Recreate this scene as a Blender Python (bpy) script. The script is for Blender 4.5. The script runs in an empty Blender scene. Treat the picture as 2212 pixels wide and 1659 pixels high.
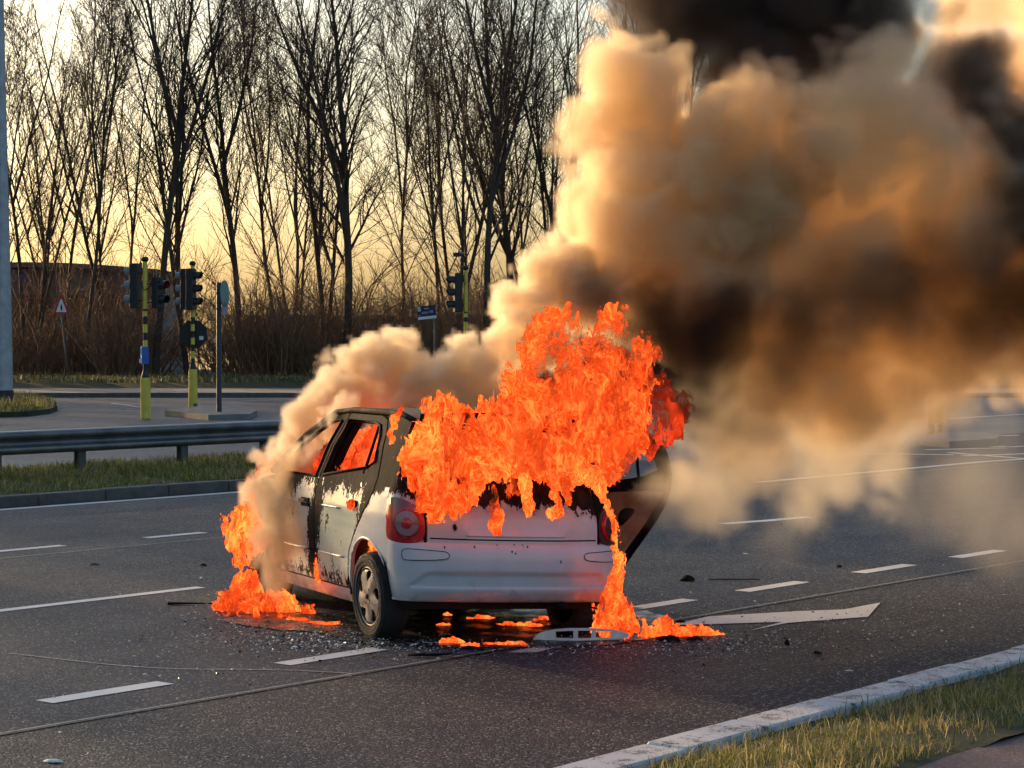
import bpy, bmesh, math, random
import numpy as np
from mathutils import Vector, Matrix, geometry

C = bpy.context
sc = C.scene
rnd = random.Random(7)
R = math.radians

# ------------------------------------------------------------------ camera, sky, sun, exposure
cam = bpy.data.cameras.new('camera')
cam_o = bpy.data.objects.new('camera', cam)
sc.collection.objects.link(cam_o)
cam.lens = 77
cam.sensor_width = 36
cam.clip_end = 4000
PITCH = R(1.30)
cam_o.location = (0, 0, 2)
cam_o.rotation_euler = (math.pi/2-PITCH, 0, 0)
sc.camera = cam_o

SUN_EL, SUN_AZ = R(10.4), R(-42)
world = bpy.data.worlds.new('World')
sc.world = world
world.use_nodes = True
wn = world.node_tree
bg = wn.nodes['Background']
sky = wn.nodes.new('ShaderNodeTexSky')
sky.sky_type = 'NISHITA'
sky.sun_disc = False
sky.sun_elevation = SUN_EL
sky.sun_rotation = SUN_AZ
sky.air_density = 1.1
sky.dust_density = 4.0
sky.ozone_density = 2.3
wn.links.new(sky.outputs[0], bg.inputs[0])
bg.inputs[1].default_value = 0.145

sun = bpy.data.lights.new('sun', 'SUN')
sun.energy = 5.0
sun.angle = R(.5)
sun.color = (1, .64, .32)
sun_o = bpy.data.objects.new('sun', sun)
sc.collection.objects.link(sun_o)
sun_dir = Vector((math.sin(SUN_AZ)*math.cos(SUN_EL), math.cos(SUN_AZ)*math.cos(SUN_EL), math.sin(SUN_EL)))
sun_o.rotation_euler = sun_dir.to_track_quat('Z', 'Y').to_euler()

sc.view_settings.view_transform = 'Standard'
sc.view_settings.look = 'None'
sc.view_settings.exposure = 0.90
sc.view_settings.gamma = 1.0
sc.view_settings.use_curve_mapping = False
cy = sc.cycles
cy.use_denoising = True
cy.use_adaptive_sampling = True
cy.adaptive_threshold = 0.03
cy.max_bounces = 12
cy.diffuse_bounces = 3
cy.glossy_bounces = 3
cy.transmission_bounces = 4
cy.volume_bounces = 8
cy.transparent_max_bounces = 24
cy.volume_step_rate = 1.0
cy.sample_clamp_indirect = 6

# ------------------------------------------------------------------ survey helpers (site measured from the photo)
F = 4731.0

def ray(x, y):
    u, v = x-1106, 829.5-y
    return Vector((u, F*math.cos(PITCH)+v*math.sin(PITCH), v*math.cos(PITCH)-F*math.sin(PITCH)))

def at(x, y, Y):
    d = ray(x, y)
    return Vector((0, 0, 2))+d*(Y/d.y)

def gp(x, y, z=0.0):
    d = ray(x, y)
    p = Vector((0, 0, 2))+d*((z-2)/d.z)
    p.z = z
    return p

TH = R(40.2)
EA = Vector((math.sin(TH), math.cos(TH), 0))
EN = Vector((-math.cos(TH), math.sin(TH), 0))

def kn(a):
    return .040*(a-8.0)-.17

def rd(a, n, z=0.0):
    p = EA*a+EN*n
    p.z = z
    return p

# ------------------------------------------------------------------ mesh helpers
class MB:
    def __init__(s):
        s.v, s.f = [], []
    def add(s, vs, fs):
        o = len(s.v)
        s.v += [tuple(v) for v in vs]
        s.f += [tuple(i+o for i in f) for f in fs]
        return s
    def box(s, c, size, rz=0.0, ch=0.0):
        hx, hy, hz = size[0]/2, size[1]/2, size[2]/2
        cs, sn = math.cos(rz), math.sin(rz)
        if ch <= 0:
            pts = [(-hx, -hy, -hz), (hx, -hy, -hz), (hx, hy, -hz), (-hx, hy, -hz), (-hx, -hy, hz), (hx, -hy, hz), (hx, hy, hz), (-hx, hy, hz)]
            fs = [(0, 3, 2, 1), (4, 5, 6, 7), (0, 1, 5, 4), (1, 2, 6, 5), (2, 3, 7, 6), (3, 0, 4, 7)]
        else:
            def ring(ax, ay, z):
                return [(-ax+ch, -ay, z), (ax-ch, -ay, z), (ax, -ay+ch, z), (ax, ay-ch, z), (ax-ch, ay, z), (-ax+ch, ay, z), (-ax, ay-ch, z), (-ax, -ay+ch, z)]
            pts = ring(hx-ch*.6, hy-ch*.6, -hz)+ring(hx, hy, -hz+ch)+ring(hx, hy, hz-ch)+ring(hx-ch*.6, hy-ch*.6, hz)
            fs = [tuple(range(7, -1, -1)), tuple(range(24, 32))]
            for k in range(3):
                for i in range(8):
                    fs.append((k*8+i, k*8+(i+1) % 8, k*8+8+(i+1) % 8, k*8+8+i))
        s.add([(c[0]+x*cs-y*sn, c[1]+x*sn+y*cs, c[2]+z) for x, y, z in pts], fs)
        return s
    def tube(s, pts, rad, n=10, cap=True):
        pts = [Vector(p) for p in pts]
        if not isinstance(rad, (list, tuple)):
            rad = [rad]*len(pts)
        vs, fs = [], []
        for i, p in enumerate(pts):
            d = (pts[min(i+1, len(pts)-1)]-pts[max(i-1, 0)]).normalized()
            a = d.orthogonal().normalized() if abs(d.z) < .99 else Vector((1, 0, 0))
            a = (a-d*a.dot(d)).normalized()
            b = d.cross(a)
            for k in range(n):
                t = 2*math.pi*k/n
                vs.append(p+(a*math.cos(t)+b*math.sin(t))*rad[i])
        for i in range(len(pts)-1):
            for k in range(n):
                fs.append((i*n+k, i*n+(k+1) % n, (i+1)*n+(k+1) % n, (i+1)*n+k))
        if cap:
            fs.append(tuple(range(n-1, -1, -1)))
            m = (len(pts)-1)*n
            fs.append(tuple(range(m, m+n)))
        s.add(vs, fs)
        return s
    def lathe(s, prof, c=(0, 0, 0), n=20):
        """profile of (radius, z) turned about z"""
        vs, fs = [], []
        for r, z in prof:
            for k in range(n):
                t = 2*math.pi*k/n
                vs.append((c[0]+r*math.cos(t), c[1]+r*math.sin(t), c[2]+z))
        for i in range(len(prof)-1):
            for k in range(n):
                fs.append((i*n+k, i*n+(k+1) % n, (i+1)*n+(k+1) % n, (i+1)*n+k))
        fs.append(tuple(range(n-1, -1, -1)))
        m = (len(prof)-1)*n
        fs.append(tuple(range(m, m+n)))
        s.add(vs, fs)
        return s
    def prism(s, poly, z0, z1):
        n = len(poly)
        vs = [(p[0], p[1], z0) for p in poly]+[(p[0], p[1], z1) for p in poly]
        fs = [tuple(range(n-1, -1, -1)), tuple(range(n, 2*n))]+[(i, (i+1) % n, n+(i+1) % n, n+i) for i in range(n)]
        s.add(vs, fs)
        return s
    def grid(s, rows):
        nr, nc = len(rows), len(rows[0])
        s.add([p for r in rows for p in r], [(i*nc+j, i*nc+j+1, (i+1)*nc+j+1, (i+1)*nc+j) for i in range(nr-1) for j in range(nc-1)])
        return s
    def xf(s, fn):
        s.v = [tuple(fn(Vector(v))) for v in s.v]
        return s
    def mesh(s, name, mat, smooth=False, angle=None):
        me = bpy.data.meshes.new(name)
        me.from_pydata(s.v, [], s.f)
        me.update()
        bm = bmesh.new()
        bm.from_mesh(me)
        bmesh.ops.recalc_face_normals(bm, faces=bm.faces)
        bm.to_mesh(me)
        bm.free()
        if mat:
            me.materials.append(mat)
        if smooth:
            me.polygons.foreach_set('use_smooth', [True]*len(me.polygons))
            if angle:
                me.set_sharp_from_angle(angle=R(angle))
        return me
    def build(s, name, mat, parent=None, smooth=False, angle=None, loc=None):
        return link(name, s.mesh(name, mat, smooth, angle), parent, loc)

def link(name, me, parent=None, loc=None):
    o = bpy.data.objects.new(name, me)
    sc.collection.objects.link(o)
    if loc is not None:
        o.location = loc
    if parent is not None:
        o.parent = parent
    return o

def tag(o, label=None, cat=None, group=None, kind=None):
    if label: o['label'] = label
    if cat: o['category'] = cat
    if group: o['group'] = group
    if kind: o['kind'] = kind
    return o

def thing(name, label, cat, loc=(0, 0, 0), rz=0.0, group=None):
    o = bpy.data.objects.new(name, None)
    o.empty_display_size = .2
    sc.collection.objects.link(o)
    o.location = loc
    o.rotation_euler = (0, 0, rz)
    return tag(o, label, cat, group)

def np_mesh(name, V, Q, mat, smooth=False):
    me = bpy.data.meshes.new(name)
    V = np.asarray(V, np.float32)
    Q = np.asarray(Q, np.int32)
    k = Q.shape[1]
    me.vertices.add(len(V))
    me.vertices.foreach_set('co', V.ravel())
    me.loops.add(Q.size)
    me.loops.foreach_set('vertex_index', Q.ravel())
    me.polygons.add(len(Q))
    me.polygons.foreach_set('loop_start', np.arange(0, Q.size, k, dtype=np.int32))
    me.update(calc_edges=True)
    me.validate()
    me.materials.append(mat)
    if smooth:
        me.polygons.foreach_set('use_smooth', [True]*len(me.polygons))
    return me

# ------------------------------------------------------------------ node helper and materials
class NB:
    def __init__(s, ng):
        s.ng = ng
    def n(s, t, **k):
        nd = s.ng.nodes.new(t)
        for a, b in k.items():
            setattr(nd, a, b)
        return nd
    def put(s, sock, v):
        if isinstance(v, bpy.types.NodeSocket):
            s.ng.links.new(v, sock)
        else:
            sock.default_value = v
    def m(s, op, a, b=0., c=0.):
        nd = s.n('ShaderNodeMath', operation=op)
        for i, v in enumerate((a, b, c)):
            s.put(nd.inputs[i], v)
        return nd.outputs[0]
    def vm(s, op, a, b=None, sc_=None):
        nd = s.n('ShaderNodeVectorMath', operation=op)
        s.put(nd.inputs[0], a)
        if b is not None: s.put(nd.inputs[1], b)
        if sc_ is not None: s.put(nd.inputs['Scale'], sc_)
        return nd.outputs['Value'] if op in ('LENGTH', 'DISTANCE', 'DOT_PRODUCT') else nd.outputs[0]
    def noise(s, vec, scale, detail=3, rough=.5, color=False, **k):
        nd = s.n('ShaderNodeTexNoise', **k)
        s.put(nd.inputs['Vector'], vec)
        nd.inputs['Scale'].default_value = scale
        nd.inputs['Detail'].default_value = detail
        nd.inputs['Roughness'].default_value = rough
        return nd.outputs['Color' if color else 0]
    def mr(s, v, a, b, c=0., d=1., smooth=False):
        nd = s.n('ShaderNodeMapRange', clamp=True)
        if smooth: nd.interpolation_type = 'SMOOTHSTEP'
        for i, q in enumerate((v, a, b, c, d)):
            s.put(nd.inputs[i], q)
        return nd.outputs[0]
    def mix(s, f, a, b):
        nd = s.n('ShaderNodeMix', data_type='RGBA')
        s.put(nd.inputs[0], f)
        s.put(nd.inputs[6], a if isinstance(a, bpy.types.NodeSocket) else (*a, 1))
        s.put(nd.inputs[7], b if isinstance(b, bpy.types.NodeSocket) else (*b, 1))
        return nd.outputs[2]
    def sep(s, v):
        nd = s.n('ShaderNodeSeparateXYZ')
        s.put(nd.inputs[0], v)
        return nd.outputs
    def bump(s, h, strength, dist):
        nd = s.n('ShaderNodeBump')
        nd.inputs['Strength'].default_value = strength
        nd.inputs['Distance'].default_value = dist
        s.put(nd.inputs['Height'], h)
        return nd.outputs[0]

def new_mat(name):
    m = bpy.data.materials.new(name)
    m.use_nodes = True
    b = NB(m.node_tree)
    return m, b, m.node_tree.nodes['Principled BSDF']

def simple(name, col, rough=.6, metal=0., var=.25, scale=6., bump=.0, spec=.5, coat=0.):
    """plain painted or raw surface with a little dirt and wear"""
    m, b, p = new_mat(name)
    oc = b.n('ShaderNodeTexCoord').outputs['Object']
    n = b.noise(oc, scale, 4, .6)
    lo = tuple(c*(1-var) for c in col)
    hi = tuple(min(1, c*(1+var*.6)) for c in col)
    b.put(p.inputs['Base Color'], b.mix(b.mr(n, .3, .7), lo, hi))
    b.put(p.inputs['Roughness'], b.mr(n, .3, .7, rough*.85, min(1, rough*1.15)))
    p.inputs['Metallic'].default_value = metal
    p.inputs['Specular IOR Level'].default_value = spec
    p.inputs['Coat Weight'].default_value = coat
    if bump:
        b.put(p.inputs['Normal'], b.bump(b.noise(oc, scale*8, 3, .6), bump, .01))
    return m

def emit(name, col, s):
    m = bpy.data.materials.new(name)
    m.use_nodes = True
    nt = m.node_tree
    nt.nodes.clear()
    o = nt.nodes.new('ShaderNodeOutputMaterial')
    e = nt.nodes.new('ShaderNodeEmission')
    e.inputs[0].default_value = (*col, 1)
    e.inputs[1].default_value = s
    nt.links.new(e.outputs[0], o.inputs[0])
    return m

def asphalt(name, col, grain=1., rough=.55):
    m, b, p = new_mat(name)
    pos = b.n('ShaderNodeNewGeometry').outputs['Position']
    big = b.noise(pos, .35, 4, .6)
    st = b.noise(b.vm('MULTIPLY', b.n('ShaderNodeTexCoord').outputs['Object'], (1, 1, 1)), 1.7, 3, .6)
    fine = b.noise(pos, 90, 2, .7)
    fv = b.n('ShaderNodeTexVoronoi')
    b.put(fv.inputs['Vector'], pos)
    fv.inputs['Scale'].default_value = 75
    stones = b.sep(fv.outputs['Color'])[0]
    # wheel tracks and laying streaks that run along the lanes
    lane = b.n('ShaderNodeCombineXYZ')
    b.put(lane.inputs[0], b.m('MULTIPLY', b.vm('DOT_PRODUCT', pos, EN[:]), 1.15))
    b.put(lane.inputs[1], b.m('MULTIPLY', b.vm('DOT_PRODUCT', pos, EA[:]), .035))
    tracks = b.noise(lane.outputs[0], 1.6, 3, .55)
    v = b.m('ADD', b.m('ADD', b.m('MULTIPLY', big, .28), b.m('MULTIPLY', st, .30)), b.m('MULTIPLY', tracks, .42))
    base = b.mix(b.mr(v, .35, .65), tuple(c*.70 for c in col), tuple(c*1.30 for c in col))
    sp = b.mr(stones, .80, .99)
    base = b.mix(b.m('MULTIPLY', sp, .8*grain), base, (.36, .355, .34))
    base = b.mix(b.m('MULTIPLY', b.mr(fine, .60, .42), .55*grain), base, (.018, .018, .02))
    b.put(p.inputs['Base Color'], base)
    b.put(p.inputs['Roughness'], b.mr(v, .35, .65, rough-.1, rough+.12))
    p.inputs['Specular IOR Level'].default_value = .15
    h = b.m('ADD', b.m('MULTIPLY', fv.outputs['Distance'], -.7), b.m('MULTIPLY', fine, .6))
    b.put(p.inputs['Normal'], b.bump(h, .55*grain, .012))
    return m

M = {}
M['asphalt'] = asphalt('asphalt', (.033, .044, .066), 1., .65)
M['asphalt_coarse'] = asphalt('asphalt_coarse', (.031, .039, .056), 1.6, .6)
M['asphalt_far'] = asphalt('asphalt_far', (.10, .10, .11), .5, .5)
M['path'] = asphalt('path_brick_red', (.19, .14, .135), .5, .7)
M['pavement'] = simple('concrete_pavement', (.20, .195, .185), .8, 0, .3, 1.5, .3)
M['kerb'] = simple('old_concrete_kerb', (.11, .105, .10), .85, 0, .45, 5, .5)
M['soil'] = simple('dark_soil', (.035, .028, .02), .95, 0, .5, 3, .8)
M['grass_soil'] = simple('grassy_soil', (.035, .045, .016), .95, 0, .5, 4, .8)

def road_paint(name, col, wear):
    m, b, p = new_mat(name)
    pos = b.n('ShaderNodeNewGeometry').outputs['Position']
    n = b.m('ADD', b.m('MULTIPLY', b.noise(pos, 9, 5, .7), .6), b.m('MULTIPLY', b.noise(pos, 70, 2, .7), .4))
    k = b.mr(n, wear-.06, wear+.04)
    c = b.mix(b.noise(pos, 3, 3, .6), tuple(x*.72 for x in col), col)
    b.put(p.inputs['Base Color'], b.mix(k, (.06, .06, .06), c))
    p.inputs['Roughness'].default_value = .55
    b.put(p.inputs['Normal'], b.bump(n, .4, .01))
    return m
M['paint'] = road_paint('road_paint', (.74, .74, .72), .36)
M['paint_worn'] = road_paint('road_paint_worn', (.62, .62, .60), .45)
M['kerb_white'] = road_paint('kerb_white_paint', (.66, .67, .68), .455)
M['seam'] = simple('tar_seam', (.012, .012, .013), .6, 0, .3, 20, .4)
M['scratch'] = road_paint('chalky_scratch', (.34, .34, .32), .46)

M['galv'] = simple('galvanised_steel', (.17, .17, .17), .36, .55, .35, 3, .15)
M['galv_pole'] = simple('galvanised_mast', (.40, .43, .46), .55, .35, .3, 4, .15)
M['post'] = simple('dull_steel_post', (.12, .12, .115), .6, .4, .35, 4)
M['yellow'] = simple('signal_yellow', (.72, .56, .075), .45, 0, .2, 5)
M['black'] = simple('signal_black', (.014, .014, .015), .5, 0, .3, 6)
M['lens'] = simple('dark_lens', (.012, .013, .015), .15, 0, .2, 6)
M['visor_edge'] = simple('grey_visor', (.20, .215, .225), .4, 0, .2, 6)
M['blue_box'] = simple('blue_enamel', (.02, .12, .50), .35, 0, .2, 6)
M['pale_blue'] = simple('pale_blue_label', (.50, .58, .66), .5, 0, .15, 10)
M['dark_pole'] = simple('anthracite_pole', (.030, .033, .040), .5, .2, .3, 5)
M['sign_grey'] = simple('sign_back_black', (.018, .019, .021), .5, .2, .3, 6)
M['white'] = simple('white_enamel', (.72, .72, .70), .45, 0, .1, 8)
M['red'] = simple('red_reflective', (.42, .02, .025), .4, 0, .15, 8)
M['navy'] = simple('navy_enamel', (.015, .02, .07), .4, 0, .2, 8)
M['sign_teal'] = simple('teal_enamel', (.10, .28, .27), .4, 0, .2, 8)
M['lilac'] = simple('lilac_plate', (.25, .27, .42), .4, 0, .2, 8)
M['red_lamp'] = emit('red_lamp_lit', (1, .03, .02), .9)

# ------------------------------------------------------------------ ground, roads, kerbs
def sheet(name, poly, z, mat, kind='structure', parent=None, label=None):
    b = MB()
    b.add([(p[0], p[1], z) for p in poly], [tuple(range(len(poly)))])
    o = b.build(name, mat, parent)
    if o.data.polygons[0].normal.z < 0:
        o.data.flip_normals()
    if kind: o['kind'] = kind
    if label: o['label'] = label
    return o

sheet('ground', [(-1500, -60), (1500, -60), (1500, 2500), (-1500, 2500)], -.03, M['soil'])
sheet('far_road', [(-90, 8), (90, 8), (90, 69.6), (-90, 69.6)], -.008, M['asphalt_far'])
sheet('road', [rd(-25, 9.0), rd(70, 9.0), rd(70, 20.8), rd(-25, 20.8)], 0.0, M['asphalt'])
sheet('road', [rd(-25, 4.6), rd(12, 6.3), rd(34, 6.9), rd(70, 6.9), rd(70, 8.996), rd(-25, 8.996)], 0.0, M['asphalt_coarse'])
sheet('footpath', [rd(-10, 1.0), rd(60, 1.0), rd(60, 4.88), rd(-10, 4.88)], .085, M['path'])

def strip(a0, a1, n, w, mat, name='lane_marking', z=.004):
    return sheet(name, [rd(a0, n-w/2), rd(a1, n-w/2), rd(a1, n+w/2), rd(a0, n+w/2)], z, mat)
for a in (5.68, 7.42, 9.20, 10.9, 12.58, 14.13, 15.85, 17.5, 19.2, 20.9):
    strip(a, a+.86, 9.60, .15, M['paint'])
for a in (10.55, 12.3, 14.07, 15.8, 17.6):
    strip(a, a+.76, 16.6, .13, M['paint'])
strip(-20, 11.6, 13.02, .12, M['paint'])
strip(12.7, 13.3, 13.02, .12, M['paint'])
strip(-20, 24.5, 20.52, .16, M['paint'])
# joint between two laying strips, with its crumbling pale edge, and the thin joint further out
strip(-20, 60, 8.975, .035, M['seam'], 'tar_joint', .004)
strip(-20, 60, 9.005, .018, M['scratch'], 'tar_joint', .005)
strip(-20, 60, 16.06, .030, M['scratch'], 'tar_joint', .004)
strip(-20, 60, 16.11, .03, M['seam'], 'tar_joint', .005)

def ribbon(pts, w, mat, name, z=.004):
    b = MB()
    rows = []
    for i, p in enumerate(pts):
        d = (pts[min(i+1, len(pts)-1)]-pts[max(0, i-1)]).normalized()
        q = Vector((-d.y, d.x, 0))*(w/2)
        rows.append([(p.x-q.x, p.y-q.y, z), (p.x+q.x, p.y+q.y, z)])
    b.grid(rows)
    o = b.build(name, mat)
    if o.data.polygons[0].normal.z < 0: o.data.flip_normals()
    o['kind'] = 'structure'
    return o
ribbon([gp(*p) for p in ((20, 1412), (120, 1424), (230, 1436), (330, 1444), (430, 1447), (530, 1447), (640, 1449), (760, 1456))], .022, M['scratch'], 'road_scratch', .0045)
arrow = [gp(*p) for p in ((1450, 1352), (1531, 1333), (1719, 1322), (1823, 1318), (1902, 1303), (1875, 1334), (1702, 1347), (1618, 1364), (1690, 1345), (1560, 1349))]
sheet('arrow_marking', arrow, .006, M['paint'])
sheet('lane_marking', [gp(1095, 1411), gp(1160, 1411), gp(1205, 1399), gp(1150, 1401)], .006, M['paint_worn'])
# crossing markings beyond the smoke
for pts in (((1640, 1042), (1900, 1018), (2120, 998), (2330, 984)), ((2050, 978), (2200, 990), (2330, 999)), ((2080, 985), (2200, 981), (2330, 975)), ((2000, 972), (2120, 969), (2175, 968)), ((1560, 1132), (1660, 1125), (1745, 1117)), ((1760, 985), (1900, 980), (2060, 983))):
    ribbon([gp(*p) for p in pts], .16, M['paint'], 'lane_marking', .004)
for x, y in ((2085, 947), (2165, 942), (2140, 966), (2180, 966)):
    ribbon([gp(x, y), gp(x+34, y-2)], .15, M['paint'], 'lane_marking', .004)
for pts in (((128, 886), (220, 886.5), (302, 888)), ((500, 867.5), (560, 865), (640, 863)), ((240, 871), (275, 875), (305, 880)), ((-40, 884), (20, 884)), ((30, 862), (330, 861.5), (650, 861))):
    ribbon([gp(*p) for p in pts], .14, M['paint_worn'], 'lane_marking', .0)
strip(5, 60, 25.6, .16, M['paint'], z=.0)

# near kerb: white painted stones; far kerb of the verge: dark stones
def kerb(n0, n1, h, mat, a0, a1, step, name, label, seed, sh=lambda a: 0.):
    r = random.Random(seed)
    base = MB().box((0, 0, 0), (.01, .01, .01))
    base = MB()
    base.prism([rd(a0, n0+.01+sh(a0)), rd(a1, n0+.01+sh(a1)), rd(a1, n1-.01+sh(a1)), rd(a0, n1-.01+sh(a0))], -.05, h-.03)
    k = base.build(name, M['seam'])
    tag(k, kind='structure')
    a = a0
    while a < a1:
        w = step-.012
        e = r.uniform(-.006, .006)
        z = h+r.uniform(-.005, .005)
        b = MB()
        c = rd(a+w/2, (n0+n1)/2+e+sh(a+w/2), z/2-.02)
        b.box(c, (w, n1-n0, z+.04), math.pi/2-TH+(sh(1.)-sh(0.)), .012)
        b.build('kerb_stone', mat, k)
        a += step
    return k
kerb(6.17, 6.41, .045, M['kerb_white'], 2.0, 22.0, .80, 'near_kerb', '', 3, kn)
kerb(20.78, 20.96, .13, M['kerb'], 10.0, 25.0, 1.0, 'verge_kerb', '', 4)

# verge under the guard rail: a low mound
def verge(n0, n1, a0, a1, hf, name, mat, na=60, nn=12, seed=0, sh=lambda a: 0.):
    r = np.random.RandomState(seed)
    rows = []
    for i in range(na+1):
        a = a0+(a1-a0)*i/na
        rows.append([rd(a, n0+(n1+sh(a)-n0)*j/nn, hf(j/nn)+(r.rand()-.5)*.03) for j in range(nn+1)])
    o = MB().grid(rows).build(name, mat, smooth=True)
    if o.data.polygons[0].normal.z < 0: o.data.flip_normals()
    return tag(o, kind='structure')
VH = lambda t: .10+.09*math.sin(min(1, t*1.25)*math.pi*.62)*(1 if t < .8 else max(0, (1-t)/.2)*.9+.1)
verge(20.95, 24.6, 8, 25, VH, 'verge', M['grass_soil'], 50, 12, 1)
NVH = lambda t: .0+.09*min(1, (1-t)*1.5)
verge(4.86, 6.18, 2, 22, NVH, 'near_verge', M['grass_soil'], 60, 8, 2, kn)

# far side: kerb, pavement and grass bank in front of the trees
kb = MB().box((0, 69.75, .04), (180, .3, .20)).build('far_kerb', M['kerb'])
tag(kb, kind='structure')
sheet('far_pavement', [(-90, 69.9), (90, 69.9), (90, 76.5), (-90, 76.5)], .12, M['pavement'])
bank = MB().grid([[(x, y, z) for x in range(-100, 101, 4)] for y, z in ((76.4, .10), (78, .32), (82, .45), (90, .35), (120, .1), (170, -.02))]).build('grass_bank', M['grass_soil'], smooth=True)
if bank.data.polygons[0].normal.z < 0: bank.data.flip_normals()
tag(bank, kind='structure')
# traffic island and the grassy corner island
isl = MB().prism([gp(x, y) for x, y in ((356, 897), (430, 887), (520, 884), (556, 896), (540, 905), (450, 907))], -.02, .12).build('traffic_island', M['pavement'])
tag(isl, kind='structure')
isl2 = MB().prism([gp(x, y) for x, y in ((1985, 962), (2020, 948), (2120, 946), (2160, 953), (2150, 962), (2050, 968))], -.02, .12).build('traffic_island', M['pavement'])
tag(isl2, kind='structure')
ci = [gp(x, y) for x, y in ((-260, 905), (0, 901), (60, 899), (108, 893), (124, 886), (108, 876), (70, 867), (20, 862), (-260, 858))]
o = MB().prism(ci, -.02, .12).build('corner_island', M['grass_soil'])
tag(o, kind='structure')

# invented pond beyond the trees, added to mirror bright sky between the trunks
wm, b, p = new_mat('added_pond')
p.inputs['Base Color'].default_value = (.02, .025, .03, 1)
p.inputs['Roughness'].default_value = .06
b.put(p.inputs['Normal'], b.bump(b.noise(b.n('ShaderNodeNewGeometry').outputs['Position'], .8, 3, .5), .05, .1))
sheet('added_pond', [(-26, 118), (30, 118), (90, 420), (-80, 420)], .12, wm)

# ------------------------------------------------------------------ grass
def grass_mat(name, c1, c2, c3):
    m, b, p = new_mat(name)
    at_ = b.n('ShaderNodeAttribute', attribute_name='tint')
    s = b.sep(at_.outputs['Vector'])
    c = b.mix(s[0], c1, c2)
    pt = b.mr(b.noise(b.n('ShaderNodeNewGeometry').outputs['Position'], 1.6, 3, .6), .42, .62, .10, -.22)
    c = b.mix(b.mr(b.m('SUBTRACT', s[1], pt), .66, .8), c, c3)
    b.put(p.inputs['Base Color'], c)
    p.inputs['Roughness'].default_value = .55
    out = b.ng.nodes['Material Output']
    tr = b.n('ShaderNodeBsdfTranslucent')
    b.put(tr.inputs[0], c)
    mx = b.n('ShaderNodeMixShader')
    mx.inputs[0].default_value = .45
    b.put(mx.inputs[1], p.outputs[0])
    b.put(mx.inputs[2], tr.outputs[0])
    b.put(out.inputs[0], mx.outputs[0])
    return m
M['grass'] = grass_mat('grass_blades', (.06, .10, .02), (.19, .20, .04), (.34, .28, .13))
M['grass_dry'] = grass_mat('grass_blades_dry', (.08, .11, .025), (.24, .23, .06), (.46, .37, .18))

def blades(name, pts, hmin, hmax, wid, mat, seed, lean=.5):
    r = np.random.RandomState(seed)
    n = len(pts)
    P = np.asarray(pts)
    cl = r.rand(n)
    h = hmin+(hmax-hmin)*r.rand(n)**2.8
    az = r.rand(n)*2*np.pi
    ln = r.rand(n)*lean+.08
    D = np.stack([np.cos(az), np.sin(az), np.zeros(n)], 1)
    fa = r.rand(n)*np.pi
    S = np.stack([np.cos(fa), np.sin(fa), np.zeros(n)], 1)*(wid*(.6+.8*r.rand(n)))[:, None]
    up = np.array([0, 0, 1.])
    m1 = P+up*(h*.55)[:, None]+D*(h*ln*.35)[:, None]
    tp = P+up*(h*(1-ln*.35))[:, None]+D*(h*ln)[:, None]
    V = np.stack([P-S, P+S, m1+S*.7, m1-S*.7, tp+S*.1, tp-S*.1], 1).reshape(-1, 3)
    i = np.arange(n)[:, None]*6
    Q = np.concatenate([i+np.array([[0, 1, 2, 3]]), i+np.array([[3, 2, 4, 5]])], 0)
    me = np_mesh(name, V, Q, mat)
    a = me.attributes.new('tint', 'FLOAT_VECTOR', 'POINT')
    t = np.stack([r.rand(n), r.rand(n), cl], 1)
    a.data.foreach_set('vector', np.repeat(t, 6, 0).astype(np.float32).ravel())
    return link(name, me)
def scatter(a0, a1, n0, n1, hf, num, seed, sh=lambda a: 0.):
    r = np.random.RandomState(seed)
    out = []
    ph = r.rand(6)*6
    while len(out) < num:
        a, t = a0+(a1-a0)*r.rand(), r.rand()
        d = .5+.25*math.sin(a*3.1+ph[0])+.25*math.sin(a*7.3+t*5+ph[1])
        if r.rand() > .12+max(0, d)**1.5*1.1: continue
        p = rd(a, n0+(n1+sh(a)-n0)*t, hf(t)-.01)
        out.append((p.x, p.y, p.z))
    return out
tag(blades('roadside_grass', scatter(4, 15, 4.92, 6.13, NVH, 32000, 11, kn), .02, .14, .0028, M['grass_dry'], 12, .9), 'rough tufted grass with straw stems between white kerb and footpath', 'grass', kind='stuff')
tag(blades('verge_grass', scatter(12, 25, 20.98, 24.5, VH, 42000, 13), .05, .17, .006, M['grass'], 14, .8), 'green grass on the verge below the guard rail', 'grass', kind='stuff')
r_ = np.random.RandomState(5)
pts = [(r_.uniform(-28, 24), r_.uniform(76.6, 84), .3) for _ in range(16000)]
M['bank_grass'] = grass_mat('bank_blades', (.03, .055, .012), (.09, .11, .025), (.16, .14, .06))
tag(blades('bank_grass', pts, .10, .40, .02, M['bank_grass'], 15, .6), 'dark green grass strip along the foot of the trees', 'grass', kind='stuff')
pts = []
while len(pts) < 9000:
    x, y = r_.uniform(-17.5, -11.9), r_.uniform(51, 67.5)
    ins = False
    for i in range(len(ci)):
        A, B = ci[i], ci[(i+1) % len(ci)]
        if (A.y > y) != (B.y > y) and x < (B.x-A.x)*(y-A.y)/(B.y-A.y)+A.x: ins = not ins
    if ins: pts.append((x, y, .11))
tag(blades('island_grass', pts, .08, .30, .014, M['grass_dry'], 16, .8), 'yellowish grass on the rounded corner island by the lamp mast', 'grass', kind='stuff')

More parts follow.
